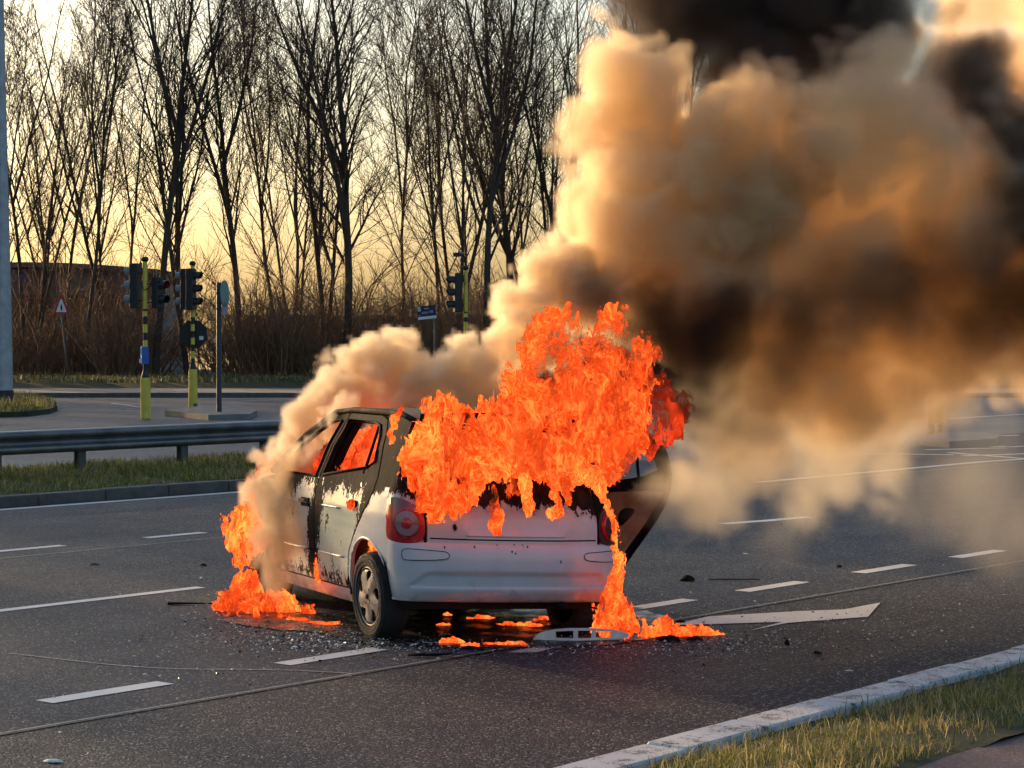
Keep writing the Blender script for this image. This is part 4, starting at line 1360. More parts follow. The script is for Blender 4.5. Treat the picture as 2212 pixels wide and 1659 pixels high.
def wheel(cx, y, sgn, rad, hub, flat=0.0):
    """wheel whose outer face looks along sgn*y; camber splays the foot a little outwards"""
    w = thing('wheel', None, None)
    del_ = [k for k in ('label', 'category') if k in w.keys()]
    for k in del_: del w[k]
    w.parent = car
    w.location = (cx, y, rad-flat-.012)
    w.rotation_euler = (R(-2.0)*sgn, 0, R(2))
    Wd = .185
    ro = rad
    pr = [(rad*.66, -Wd*.42), (rad*.70, -Wd*.5), (rad*.86, -Wd*.53), (rad*.955, -Wd*.46), (rad*.99, -Wd*.34), (rad, -Wd*.15), (rad, Wd*.15), (rad*.99, Wd*.34), (rad*.955, Wd*.46), (rad*.86, Wd*.53), (rad*.70, Wd*.5), (rad*.655, Wd*.40), (rad*.64, Wd*.2)]
    n = 64
    b = MB()
    rows = []
    for k in range(n+1):
        t = 2*math.pi*k/n
        row = []
        for i, (r_0, z0) in enumerate(pr):
            rr = r_0
            if i in (4, 5, 6, 7) and k % 2 == 0: rr -= .006
            x, z = rr*math.cos(t), rr*math.sin(t)
            if z < -rad+flat: z = -rad+flat
            row.append((x, sgn*z0, z))
        rows.append(row)
    ty = b.grid(rows).build('tyre', M['tyre'], w, True, 30)
    # three moulded ribs round the sidewall
    for q in (.80, .90):
        MB().tube([(rad*q*math.cos(2*math.pi*k/48), sgn*(Wd*.525), rad*q*math.sin(2*math.pi*k/48)) for k in range(49)], .0022, 4, False).build('sidewall_rib', M['tyre'], ty)
    rm = rad*.655
    yo = sgn*Wd*.40
    b = MB().lathe([(rm, 0), (rm, .004), (rm*.3, .004)], n=40)
    rot = Matrix.Rotation(-math.pi/2*sgn, 3, 'X')
    back = b.xf(lambda v: rot@v+Vector((0, yo-sgn*.035, 0))).build('rim', M['underbody'] if hub else M['char'], w, True, 40)
    if not hub:
        return w
    # five broad twisted spokes with lens-shaped openings: one pierced disc
    out = [(rm*.985*math.cos(2*math.pi*k/60), rm*.985*math.sin(2*math.pi*k/60)) for k in range(60)]
    hl = []
    for k in range(5):
        a = 2*math.pi*k/5+.35
        pts = []
        for rr, da in ((.50, -.10), (.62, -.24), (.80, -.30), (.90, -.16), (.92, .06), (.86, .24), (.74, .22), (.60, .06)):
            t = a+da+.30*(rr-.5)
            pts.append((rm*rr*math.cos(t), rm*rr*math.sin(t)))
        hl.append(round_poly(pts, 1))
    for k in range(4):
        a = 2*math.pi*k/4+.5
        hl.append([(rm*.27*math.cos(a)+rm*.055*math.cos(2*math.pi*j/8), rm*.27*math.sin(a)+rm*.055*math.sin(2*math.pi*j/8)) for j in range(8)])
    def hs(u, v, d):
        q = math.hypot(u, v)/rm
        t = math.atan2(v, u)
        dome = .016*(1-q*q)+.006*math.cos(5*(t-.35)+math.pi)*q-(.012 if q > .93 else 0)
        return (u, sgn*(Wd*.42+dome-d), v)
    hc = skin(out, hl, hs, .008, .014).build('hubcap', M['hubcap'], w, True, 35)
    MB().lathe([(rm*.10, 0), (rm*.10, .010), (rm*.06, .014)], n=20).xf(lambda v: rot@v+Vector((0, sgn*(Wd*.42+.010), 0))).build('centre_cap', M['underbody'], hc, True, 40)
    MB().tube([(rm*1.0*math.cos(2*math.pi*k/48), yo+sgn*.006, rm*1.0*math.sin(2*math.pi*k/48)) for k in range(49)], .006, 6, False).build('rim_ring', M['hubcap'], hc, True)
    return w
wheel(0, .715, 1, .292, True)
wheel(0, -.69, -1, .275, False, .055)
wheel(WB, .70, 1, .272, False, .05)
wheel(WB, -.68, -1, .27, False, .055)

# ------------------------------------------------------------------ fire: bodies grown as iso-surfaces of a swirled field
def car_pt(x, y, z):
    v = tilt(Vector((x, y, z)))
    c, s = math.cos(CAR_YAW), math.sin(CAR_YAW)
    return Vector((CAR_LOC.x+v.x*c-v.y*s, CAR_LOC.y+v.x*s+v.y*c, v.z))

def flame_mat(name, k=1., strength=.76, hot=0., cut=.33, red=0., top=0.):
    m = bpy.data.materials.new(name)
    m.use_nodes = True
    nt = m.node_tree
    nt.nodes.clear()
    b = NB(nt)
    pos = b.n('ShaderNodeNewGeometry').outputs['Position']
    p = b.vm('MULTIPLY', pos, (1, 1, .60))
    def warp(q, s, amt):
        w = b.noise(q, s, 2, .5, True)
        return b.vm('ADD', q, b.vm('SCALE', b.vm('SUBTRACT', w, (.5, .5, .5)), sc_=amt))
    p1 = warp(p, 3.4*k, .45/k)
    p2 = warp(p1, 9*k, .17/k)
    p3 = warp(p2, 22*k, .05/k)
    def ridge(v, s, d, sharp, pw):
        n = b.noise(v, s, d, .5)
        a = b.m('ABSOLUTE', b.m('SUBTRACT', b.m('MULTIPLY', n, 2), 1))
        a = b.m('MAXIMUM', b.m('SUBTRACT', 1, b.m('MULTIPLY', a, sharp)), 0)
        return b.m('POWER', a, pw)
    r1 = ridge(p2, 8.5*k, 1.5, 4.6, 2.6)
    r2 = ridge(p3, 17*k, 1., 3.6, 2.2)
    r3 = ridge(p3, 30*k, 0., 2.4, 2.)
    big = b.noise(p1, 1.5*k, 1, .5)
    heat = b.m('ADD', b.noise(p1, 3.2*k, 4, .6), b.m('MULTIPLY', b.m('SUBTRACT', big, .5), .85))
    fine = b.noise(p3, 12*k, 2, .6)
    heat2 = b.m('ADD', b.m('MULTIPLY', heat, .72), b.m('MULTIPLY', fine, .28))
    ramp = b.n('ShaderNodeValToRGB')
    b.put(ramp.inputs[0], b.m('ADD', heat2, hot))
    cr = ramp.color_ramp
    cr.elements[0].position = .30
    cr.elements[0].color = (.10, .006, .001, 1)
    cr.elements[1].position = .74
    cr.elements[1].color = (1.25, .112, .010, 1)
    e = cr.elements.new(.40); e.color = (.42, .016, .0015, 1)
    e = cr.elements.new(.52); e.color = (.95, .048, .004, 1)
    fil = b.m('ADD', b.m('ADD', b.m('MULTIPLY', r1, .75), b.m('MULTIPLY', r2, .6)), b.m('MULTIPLY', r3, .35))
    fil = b.m('MULTIPLY', fil, b.mr(b.m('ADD', heat2, hot), .38, .68, .12, 1.15))
    col = b.vm('ADD', ramp.outputs[0], b.vm('SCALE', (.60-red, .23-red*.7, .045), sc_=fil))
    em = b.n('ShaderNodeEmission')
    b.put(em.inputs[0], col)
    em.inputs[1].default_value = strength
    out = b.n('ShaderNodeOutputMaterial')
    tr = b.n('ShaderNodeBsdfTransparent')
    mx = b.n('ShaderNodeMixShader')
    hz = b.m('MULTIPLY', b.mr(b.sep(pos)[2], 1.55, 2.35), top)
    a = b.mr(b.m('SUBTRACT', b.m('ADD', heat2, b.m('MULTIPLY', fil, .45)), hz), cut, cut+.15)
    b.put(mx.inputs[0], a)
    b.put(mx.inputs[1], tr.outputs[0])
    b.put(mx.inputs[2], em.outputs[0])
    b.put(out.inputs[0], mx.outputs[0])
    return m

FM = {'main': flame_mat('fire_large', cut=.35, top=.10), 'in': flame_mat('fire_cabin', 1.1, .70, -.04, .24, .15), 'small': flame_mat('fire_small', 1.9, .85, -.01, .33),
      'tiny': flame_mat('fire_drips', 3.0, .9, .0, .30), 'dim': flame_mat('fire_sooty', 1.0, .5, -.08, .40, .2)}

def flame(name, label, blobs, vox, mat, warp=.30, wscale=2.6, amp=.11, asc=7., k=.10, stretch=.5, detail=4, group=None, lick=1., scale_n=1., aniso=None, grow=-.03):
    ng = bpy.data.node_groups.new(name, 'GeometryNodeTree')
    ng.interface.new_socket('Geometry', in_out='OUTPUT', socket_type='NodeSocketGeometry')
    b = NB(ng)
    pos = b.n('GeometryNodeInputPosition').outputs[0]
    ps = b.vm('MULTIPLY', pos, (1, 1, stretch))
    w = b.noise(ps, wscale*scale_n, 4, .55, True)
    w = b.vm('SCALE', b.vm('SUBTRACT', w, (.5, .5, .5)), sc_=warp)
    p = b.vm('ADD', pos, w)
    d = None
    for c, r in blobs:
        if aniso: e = b.m('SUBTRACT', b.vm('LENGTH', b.vm('MULTIPLY', b.vm('SUBTRACT', p, tuple(c)), aniso)), r+grow)
        else: e = b.m('SUBTRACT', b.vm('DISTANCE', p, tuple(c)), r+grow)
        d = e if d is None else b.m('SMOOTH_MIN', d, e, k)
    pw = b.vm('ADD', ps, b.vm('SCALE', w, sc_=.7))
    nz = b.noise(pw, asc*scale_n, detail, .6)
    d = b.m('ADD', d, b.m('MULTIPLY', b.m('SUBTRACT', nz, .5), amp*1.6))
    # sharp crests: thin curling licks that stand out of the body
    sw = b.vm('ADD', pw, b.vm('SCALE', b.vm('SUBTRACT', b.noise(pw, asc*scale_n*1.2, 2, .5, True), (.5, .5, .5)), sc_=.22/scale_n))
    for s_, a_ in ((.75, 1.1), (1.9, .38)):
        rn = b.noise(sw, asc*scale_n*s_, 1.5, .5)
        rg = b.m('SUBTRACT', 1, b.m('MULTIPLY', b.m('ABSOLUTE', b.m('SUBTRACT', rn, .5)), 7.))
        rg = b.m('POWER', b.m('MAXIMUM', rg, 0), 1.4)
        d = b.m('SUBTRACT', d, b.m('MULTIPLY', b.m('SUBTRACT', rg, .22), amp*1.0*a_*lick))
    mg = .14+warp*.5+amp
    lo = [min(c[i]-r for c, r in blobs)-mg for i in range(3)]
    hi = [max(c[i]+r for c, r in blobs)+mg for i in range(3)]
    lo[2] = max(lo[2], .006)
    vc = b.n('GeometryNodeVolumeCube')
    b.put(vc.inputs['Density'], b.m('MULTIPLY', d, -1))
    vc.inputs['Background'].default_value = -1
    vc.inputs['Min'].default_value = lo
    vc.inputs['Max'].default_value = hi
    for i, a in enumerate('XYZ'):
        vc.inputs['Resolution '+a].default_value = max(4, int((hi[i]-lo[i])/vox))
    vm_ = b.n('GeometryNodeVolumeToMesh')
    b.put(vm_.inputs['Volume'], vc.outputs[0])
    vm_.inputs['Threshold'].default_value = 0
    out = b.n('NodeGroupOutput')
    b.put(out.inputs[0], vm_.outputs[0])
    o = link(name, bpy.data.meshes.new(name))
    o.modifiers.new('grow', 'NODES').node_group = ng
    me = bpy.data.meshes.new_from_object(o.evaluated_get(C.evaluated_depsgraph_get()))
    o.modifiers.clear()
    o.data = me
    me.materials.clear()
    me.materials.append(mat)
    me.polygons.foreach_set('use_smooth', [True]*len(me.polygons))
    return tag(o, label, 'flame', group)

def strand(lst, n):
    out = []
    for a, b_ in zip(lst, lst[1:]):
        out += [tuple(a[q]+(b_[q]-a[q])*i/n for q in range(4)) for i in range(n)]
    return bl(out+[lst[-1]])

def bl(lst):
    return [(at(x, y, Y), r/F*Y) for x, y, r, Y in lst]

flame('flame', 'huge orange flames bursting out of the rear window and swept right', bl([
    (925, 970, 48, 14.0), (905, 1030, 30, 13.9), (945, 915, 38, 14.2), (985, 940, 46, 14.2), (1000, 995, 66, 14.1), (1080, 930, 56, 14.4), (1090, 985, 66, 14.2), (1150, 885, 48, 14.6), (1180, 945, 84, 14.4),
    (1185, 790, 40, 14.7), (1180, 745, 30, 14.7), (1188, 705, 24, 14.7), (1260, 860, 82, 14.6), (1280, 950, 84, 14.5), (1265, 785, 44, 14.7), (1345, 870, 54, 14.7), (1360, 800, 46, 14.8), (1378, 755, 22, 14.8), (1305, 735, 22, 14.8),
    (1318, 700, 16, 14.8), (1340, 945, 36, 14.7), (955, 1085, 34, 13.8), (930, 1050, 36, 13.85), (1215, 1020, 34, 14.2), (1000, 1062, 26, 13.9), (1240, 690, 10, 14.7), (1120, 840, 24, 14.6)]), .0125, FM['main'])
flame('flame', 'dull red flames licking into the dark smoke right of the blaze', bl([(1400, 890, 42, 14.9), (1430, 910, 34, 14.9), (1450, 880, 30, 15.0), (1420, 850, 26, 15.0), (1400, 935, 26, 14.9), (1465, 860, 14, 15.0)]), .013, FM['dim'], .3, 3, .12)
cabin = [(car_pt(x, y, z), r) for x, y, z, r in [(.35, 0, .95, .36), (.75, .25, .98, .30), (.75, -.25, .98, .30), (1.15, .2, .95, .32), (1.15, -.25, .95, .30), (1.55, .2, .92, .27), (1.55, -.2, .9, .27), (1.85, .1, .88, .2), (.15, .2, .98, .26), (.22, .40, 1.0, .2), (.45, .42, 1.02, .2), (.75, .46, .96, .2), (1.3, .44, .96, .2), (1.6, .42, .95, .19), (1.8, .38, .93, .16), (.6, .40, 1.16, .14), (1.2, .38, 1.12, .14)]]
flame('flame', 'red orange fire filling the cabin behind the empty side windows', cabin, .016, FM['in'], .16, 3, .07, grow=.035)
flame('flame', 'flames curling up round the front wing at the left end', bl([(590, 1025, 20, 16.9), (570, 1050, 22, 16.8), (555, 1085, 22, 16.7), (535, 1118, 22, 16.6), (514, 1148, 22, 16.6), (512, 1180, 18, 16.5), (538, 1175, 20, 16.5), (550, 1130, 20, 16.6), (530, 1205, 12, 16.4), (565, 1160, 14, 16.3)]), .011, FM['main'], .30, 3.2, .10, scale_n=1.3, grow=-.045)
flame('flame', 'low flames burning on the asphalt under the front end', bl([(500, 1300, 14, 15.8), (530, 1268, 24, 16.0), (520, 1300, 22, 15.8), (548, 1310, 26, 15.7), (590, 1315, 22, 15.7), (610, 1295, 16, 15.8), (630, 1315, 16, 15.7), (660, 1328, 10, 15.6), (480, 1310, 10, 15.8), (500, 1333, 12, 15.5), (560, 1340, 11, 15.4), (610, 1338, 10, 15.4)]), .010, FM['small'], .20, 4.5, .08, scale_n=1.6)
flame('flame', 'thin stream of burning plastic pouring off the right rear corner', strand([(1262, 1020, 18, 14.1), (1292, 1040, 15, 14.1), (1300, 1065, 10, 14.1), (1312, 1092, 6.5, 14.1), (1322, 1116, 5, 14.1), (1328, 1140, 5, 14.1), (1331, 1165, 6, 14.1), (1335, 1187, 9, 14.1), (1340, 1205, 11, 14.15), (1336, 1225, 9, 14.15), (1333, 1245, 12, 14.2), (1328, 1272, 18, 14.2)], 3), .0055, FM['tiny'], warp=.09, wscale=8, amp=.022, scale_n=2.8, k=.02, grow=-.013, aniso=(1, 1, .8))
flame('flame', 'bright flames on the ground at the foot of the burning stream', bl([(1325, 1290, 20, 14.3), (1312, 1325, 26, 14.35), (1340, 1335, 26, 14.35), (1305, 1355, 20, 14.35), (1360, 1355, 22, 14.35), (1385, 1368, 12, 14.35), (1330, 1370, 20, 14.3), (1345, 1384, 9, 14.25)]), .0085, FM['small'], .16, 5, .06, scale_n=1.8, k=.07)
flame('flame', 'ragged line of small flames running right over the asphalt', strand([(1395, 1376, 8, 14.42), (1420, 1370, 9, 14.45), (1432, 1356, 11, 14.5), (1440, 1342, 6, 14.5), (1446, 1360, 9, 14.47), (1460, 1370, 8, 14.45), (1485, 1369, 7, 14.45), (1505, 1366, 8, 14.5), (1525, 1369, 6, 14.5), (1550, 1371, 3, 14.5)], 3), .006, FM['tiny'], warp=.10, wscale=8, amp=.03, scale_n=2.8, k=.03, grow=.004)
dg = 'drips of burning plastic on the tailgate'
DK = dict(warp=.05, wscale=9, amp=.011, scale_n=3.4, k=.015, group=dg, grow=.004, aniso=(1, 1, .7))
flame('drip_flame', 'burning drip left of centre on the tailgate', strand([(1068, 1060, 4, 13.84), (1072, 1080, 4, 13.84), (1064, 1100, 7, 13.84), (1076, 1118, 9, 13.82), (1066, 1134, 8, 13.82), (1076, 1146, 5, 13.80)], 3), .0042, FM['tiny'], **DK)
flame('drip_flame', 'burning drip at the centre of the tailgate', strand([(1133, 1040, 10, 13.90), (1140, 1060, 7, 13.88), (1136, 1078, 5, 13.88), (1143, 1092, 6, 13.88), (1140, 1108, 3, 13.87)], 3), .0042, FM['tiny'], **DK)
flame('drip_flame', 'curled burning drip right of centre on the tailgate', strand([(1192, 1068, 3, 13.94), (1203, 1072, 3, 13.94), (1207, 1088, 3, 13.94), (1202, 1102, 3, 13.94), (1190, 1112, 5, 13.93), (1212, 1107, 4, 13.93)], 3), .0038, FM['tiny'], **DK)
flame('drip_flame', 'short burning drip near the right edge of the tailgate', strand([(1225, 1045, 8, 13.97), (1222, 1064, 4, 13.96), (1230, 1080, 3, 13.95)], 3), .0042, FM['tiny'], **DK)
flame('flame', 'small fire inside the left rear wheel arch', [(car_pt(.12, .68, .575), .05), (car_pt(.02, .68, .59), .045), (car_pt(.23, .66, .48), .05), (car_pt(.26, .66, .40), .035)], .007, FM['small'], .09, 6, .03, scale_n=2.4, k=.04, grow=.0)
flame('flame', 'narrow flame in the gap between the two left doors', [(car_pt(1.055, .79, z), r) for z, r in ((.26, .018), (.29, .02), (.32, .022), (.35, .022), (.38, .020), (.41, .016), (.45, .012), (.48, .008))], .005, FM['tiny'], .05, 7, .014, scale_n=3, k=.03, grow=.0)
flame('flame', 'little flame burning through the rear door handle', [(car_pt(.255, .83, .835), .022), (car_pt(.22, .83, .84), .022)], .004, FM['tiny'], .03, 7, .012, scale_n=3, k=.03, grow=.0)
flame('flame', 'small flame at the top of the left rear pillar', strand([(866, 884, 3, 14.1), (858, 897, 3.5, 14.08), (847, 907, 4.5, 14.05), (851, 922, 4, 14.05), (843, 935, 4, 14.03), (847, 952, 3, 14.0)], 3), .0048, FM['tiny'], warp=.05, wscale=8, amp=.014, scale_n=3, k=.02, grow=.0, aniso=(1, 1, .8))
pg = 'burning puddles under and behind the car'
for lab, lst in (('long burning puddle under the middle of the car', [(1090, 1351, 5), (1105, 1352, 6), (1122, 1352, 7), (1140, 1353, 6), (1158, 1355, 4), (1165, 1342, 6), (1178, 1340, 5)]),
                 ('round burning puddle behind the left half of the bumper', [(965, 1390, 5), (978, 1389, 7), (992, 1390, 6), (1003, 1388, 4)]),
                 ('spotty burning puddle left of the fallen white trim', [(1052, 1394, 4), (1072, 1394, 4), (1084, 1393, 5), (1097, 1394, 5), (1107, 1393, 4), (1134, 1395, 4)]),
                 ('tiny burning spot beside the round puddle', [(1013, 1398, 4), (1020, 1399, 4)]),
                 ('tiny burning spot under the left end of the bumper', [(965, 1331, 4), (955, 1352, 4), (962, 1353, 3)]),
                 ('burning smear on the asphalt left of the rear wheel', [(690, 1350, 5), (705, 1351, 6), (720, 1350, 5), (675, 1347, 4), (650, 1342, 5), (628, 1340, 4)]),
                 ('dim burning patch deep under the car', [(1020, 1338, 4), (1040, 1337, 5), (1058, 1338, 4)])):
    B_ = []
    for x, y, r in lst:
        g = gp(x, y)
        B_.append((g+Vector((0, 0, .006)), r/F*g.y))
    flame('burning_puddle', lab, B_, .005, FM['tiny'], .07, 8, .014, scale_n=2.4, k=.03, group=pg, aniso=(.5, .8, 1.7), grow=.002)

# ------------------------------------------------------------------ smoke: real volumes
def vol_mat(name, col, aniso=.15):
    m = bpy.data.materials.new(name)
    m.use_nodes = True
    nt = m.node_tree
    nt.nodes.clear()
    o = nt.nodes.new('ShaderNodeOutputMaterial')
    v = nt.nodes.new('ShaderNodeVolumePrincipled')
    v.inputs['Color'].default_value = (*col, 1)
    v.inputs['Density'].default_value = 1
    v.inputs['Anisotropy'].default_value = aniso
    nt.links.new(v.outputs[0], o.inputs['Volume'])
    return m

def smoke(name, label, blobs, lo, hi, vox, dens, mat, amp=.30, warp=.45, soft=.25, k=.2, vs=2.4, ws=1.0, ns=3.2, grow=.0):
    ng = bpy.data.node_groups.new(name, 'GeometryNodeTree')
    ng.interface.new_socket('Geometry', in_out='OUTPUT', socket_type='NodeSocketGeometry')
    b = NB(ng)
    pos = b.n('GeometryNodeInputPosition').outputs[0]
    w = b.noise(pos, ws, 2, .5, True)
    p = b.vm('ADD', pos, b.vm('SCALE', b.vm('SUBTRACT', w, (.5, .5, .5)), sc_=warp))
    d = None
    for c, r in blobs:
        e = b.m('SUBTRACT', b.vm('DISTANCE', p, tuple(c)), r+grow)
        d = e if d is None else b.m('SMOOTH_MIN', d, e, k)
    for s_, a_ in ((vs, amp), (vs*2.2, amp*.55), (vs*4.9, amp*.28)):
        vo = b.n('ShaderNodeTexVoronoi', feature='F1')
        b.put(vo.inputs['Vector'], p)
        vo.inputs['Scale'].default_value = s_
        vd = vo.outputs['Distance']
        d = b.m('ADD', d, b.m('MULTIPLY', b.m('SUBTRACT', b.m('MULTIPLY', vd, vd), .25), a_*1.3))
    nz = b.noise(p, ns, 4, .58)
    d = b.m('ADD', d, b.m('MULTIPLY', b.m('SUBTRACT', nz, .5), amp*.65))
    mr = b.mr(d, 0., -soft, 0., dens)
    vc = b.n('GeometryNodeVolumeCube')
    b.put(vc.inputs['Density'], mr)
    vc.inputs['Min'].default_value = lo
    vc.inputs['Max'].default_value = hi
    for i, a in enumerate('XYZ'):
        vc.inputs['Resolution '+a].default_value = int((hi[i]-lo[i])/vox)
    sm = b.n('GeometryNodeSetMaterial')
    b.put(sm.inputs['Geometry'], vc.outputs[0])
    sm.inputs['Material'].default_value = mat
    out = b.n('NodeGroupOutput')
    b.put(out.inputs[0], sm.outputs[0])
    me = bpy.data.meshes.new(name)
    me.materials.append(mat)
    o = link(name, me)
    o.modifiers.new('billow', 'NODES').node_group = ng
    return tag(o, label, 'smoke', kind='stuff')

PALE = vol_mat('pale_smoke', (.968, .865, .70), .4)
TAN = vol_mat('tan_smoke', (.968, .838, .640), .42)
SOOT = vol_mat('soot_smoke', (.05, .04, .035))
HAZY = vol_mat('thin_smoke', (.975, .88, .72), .5)

smoke('hood_smoke', 'pale tan smoke rolling off the bonnet and roof of the car', bl([
    (640, 1010, 26, 15.9), (610, 1050, 30, 15.9), (665, 965, 24, 15.9), (700, 925, 22, 15.8), (740, 893, 22, 15.6), (575, 1060, 30, 16.6), (600, 1015, 42, 16.8), (640, 960, 48, 16.6), (680, 905, 45, 16.4), (720, 880, 55, 16.4), (760, 840, 55, 16.2), (800, 810, 58, 16.1), (850, 785, 55, 16.0), (870, 850, 60, 16), (930, 850, 55, 15.9), (990, 820, 55, 15.8),
    (1020, 770, 42, 15.7), (1060, 760, 48, 15.6), (1100, 720, 40, 15.6), (1110, 660, 34, 15.6), (1150, 640, 40, 15.6), (1140, 700, 50, 15.6), (1180, 600, 50, 15.7), (1230, 560, 55, 15.7), (1250, 620, 70, 15.8), (1080, 820, 50, 15.7), (1180, 720, 60, 15.7)]),
    (-2.7, 14.7, .4), (1.2, 17.6, 3.2), .024, 17, PALE, .20, .26, .07, .15, 4.2, 1.6, 6, .06)
smoke('wing_smoke', 'brown smoke pouring down the front door and wing', bl([(590, 1110, 34, 15.7), (580, 1150, 30, 15.7), (600, 1190, 28, 15.6), (602, 1230, 22, 15.5), (595, 1258, 18, 15.5), (610, 1150, 30, 15.6), (610, 1070, 34, 15.8), (620, 1030, 34, 15.9), (570, 1100, 26, 15.9), (560, 1060, 24, 16.0), (575, 1200, 20, 15.6)]),
    (-2.4, 14.9, .08), (-.9, 16.5, 1.9), .02, 11, vol_mat('brown_smoke', (.84, .70, .52), .3), .10, .2, .10, .08, 6, 2.5, 9, .06)
smoke('smoke_plume', 'sunlit orange tan billows rising straight up from the burning car', bl([
    (1290, 560, 70, 15.9), (1310, 640, 90, 15.8), (1330, 440, 100, 16.0), (1400, 520, 170, 16.1), (1440, 360, 160, 16.1), (1380, 240, 95, 16.1), (1330, 130, 60, 16.1), (1300, 80, 30, 16.1), (1300, 250, 50, 16.0), (1280, 340, 50, 16.0), (1530, 310, 120, 16.2), (1620, 400, 150, 16.2), (1690, 340, 80, 16.2),
    (1470, 190, 60, 16.2), (1560, 235, 80, 16.3), (1640, 280, 90, 16.3), (1240, 545, 50, 15.9), (1500, 560, 150, 16.2), (1460, 690, 90, 16.2)]),
    (.1, 14.7, .9), (3.2, 17.6, 5.2), .028, 8.5, TAN, .30, .5, .11, .20, 1.9, .9, 2.8, .10)
smoke('smoke_plume', 'soft orange brown smoke spreading to the right edge', bl([
    (1850, 290, 100, 16.0), (1885, 190, 58, 16.0), (1905, 115, 42, 16.0), (1790, 340, 80, 16.0), (1960, 380, 150, 16.4), (2080, 480, 200, 16.7), (2210, 450, 210, 16.9), (1800, 560, 220, 16.6), (2000, 650, 210, 16.9), (2250, 600, 230, 17.1), (1650, 640, 180, 16.4),
    (1720, 750, 150, 16.7), (1840, 780, 110, 17.0), (2150, 230, 70, 17.2), (2250, 290, 130, 17.4), (2330, 420, 200, 17.4), (1990, 240, 90, 16.8), (2090, 290, 120, 17.0), (2190, 150, 80, 17.3), (2040, 170, 60, 17.0), (1700, 480, 170, 16.4), (2080, 70, 70, 17.6), (2170, 50, 100, 17.7), (2270, 60, 120, 17.8)]),
    (1.0, 14.8, .5), (6.4, 19.4, 5.5), .036, 5.2, TAN, .42, .6, .24, .22, 1.8, 1.0, 3.2, .20)
smoke('black_smoke', 'black soot smoke rolling above and behind the orange billows', bl([
    (1390, 10, 60, 16.9), (1480, 110, 80, 17.0), (1560, 170, 90, 17.1), (1650, 220, 90, 17.1), (1800, 110, 90, 17.2), (1480, 30, 95, 17.0), (1560, 70, 120, 17.1), (1650, 110, 120, 17.2), (1620, 0, 150, 17.2), (1720, 80, 120, 17.2), (1700, 190, 75, 17.1), (1735, 250, 50, 17.0), (1800, 0, 130, 17.3), (1900, 20, 80, 17.3), (1960, 60, 60, 17.2), (1500, -70, 120, 17.1), (1700, -110, 160, 17.3),
    (2080, 170, 70, 17.0), (2140, 250, 70, 16.6), (2210, 330, 100, 16.5), (2260, 420, 100, 16.4)]),
    (.6, 15.4, 2.2), (5.6, 18.6, 5.6), .04, 8, vol_mat('black_soot_smoke', (.16, .13, .115)), .36, .6, .35, .2, 1.8, .9, 2.6, .22)
smoke('dark_smoke', 'dark brown smoke streaming right from the flames', bl([
    (1330, 650, 50, 15.1), (1400, 690, 70, 15.0), (1450, 730, 80, 15.0), (1490, 800, 95, 15.0), (1530, 850, 90, 15.1), (1440, 640, 60, 15.2), (1580, 720, 90, 15.2), (1700, 670, 90, 15.4), (1850, 640, 95, 15.5), (2000, 610, 105, 15.6), (2150, 620, 120, 15.7), (2280, 600, 140, 15.8), (1490, 900, 65, 15.0), (1650, 790, 80, 15.3), (1600, 880, 70, 15.2), (1540, 960, 50, 15.2)]),
    (.3, 14.1, .9), (5.6, 17.0, 3.6), .04, 3.4, SOOT, .34, .5, .45, .3, 1.9, .9, 2.6, .10)
smoke('soot_smoke', 'nearly black soot boiling off the right side of the flames', bl([
    (1330, 640, 55, 15.2), (1390, 680, 75, 15.1), (1440, 730, 85, 15.1), (1480, 800, 85, 15.1), (1500, 870, 70, 15.1), (1430, 650, 60, 15.2), (1560, 780, 75, 15.2), (1560, 700, 70, 15.3), (1250, 640, 30, 15.2)]),
    (.2, 14.2, .9), (2.6, 16.3, 3.0), .03, 6, SOOT, .30, .5, .30, .25, 2.3, 1.1, 3.2, .04)
smoke('drifting_smoke', 'soft tan smoke sinking behind the open car door', bl([
    (1540, 930, 120, 15.8), (1660, 930, 130, 16.4), (1780, 900, 130, 17), (1900, 880, 110, 17.5), (1500, 1030, 80, 15.8), (1600, 1050, 90, 16.2), (1720, 1020, 80, 16.8), (1520, 1110, 45, 15.9), (1620, 1120, 50, 16.4), (1860, 980, 60, 17.5)]),
    (.5, 14.5, .02), (4.6, 19.2, 2.6), .045, 4.6, HAZY, .45, .6, .5, .35, 1.6, .9, 2.4, .10)
smoke('drifting_smoke', 'thin tan haze drifting low over the road at right', bl([
    (1800, 930, 130, 19), (1900, 1020, 80, 19.5), (1700, 1100, 70, 17.8), (2120, 1060, 110, 18), (2200, 1110, 110, 17.5), (1800, 880, 150, 19), (1960, 800, 130, 21), (2200, 720, 130, 22), (2050, 1130, 60, 17.4), (2280, 1180, 80, 16.6)]),
    (1.2, 15.4, .02), (7.5, 24, 4.2), .08, .65, HAZY, .45, .7, .6, .4, 1.4, .7, 2, .2)

# ------------------------------------------------------------------ debris
tr_ = thing('fallen_trim', 'white plastic trim piece with three openings lying behind the car', 'car part', gp(1245, 1386))
o2 = round_poly([(-.29, .0), (-.24, .05), (-.10, .075), (.12, .075), (.28, .06), (.36, .03), (.30, .005), (.0, -.004)], 1)
h2 = [[(-.13, .014), (-.135, .055), (-.02, .06), (-.02, .012)], [(.01, .012), (.012, .06), (.10, .06), (.095, .012)], [(.125, .014), (.13, .058), (.23, .052), (.22, .014)]]
skin(o2, h2, lambda u, w, d: (u, .05*abs(u)**1.5*2+.25*w-d, w+.012), .022, .03).build('trim_frame', simple('dirty_white_plastic', (.55, .55, .52), .45, 0, .25, 12), tr_, True, 35)
MB().tube([(-.28, .02, .014), (-.1, .01, .010), (.12, .01, .010), (.33, .02, .02)], .010, 6).build('lower_rib', M['white'], tr_, True)

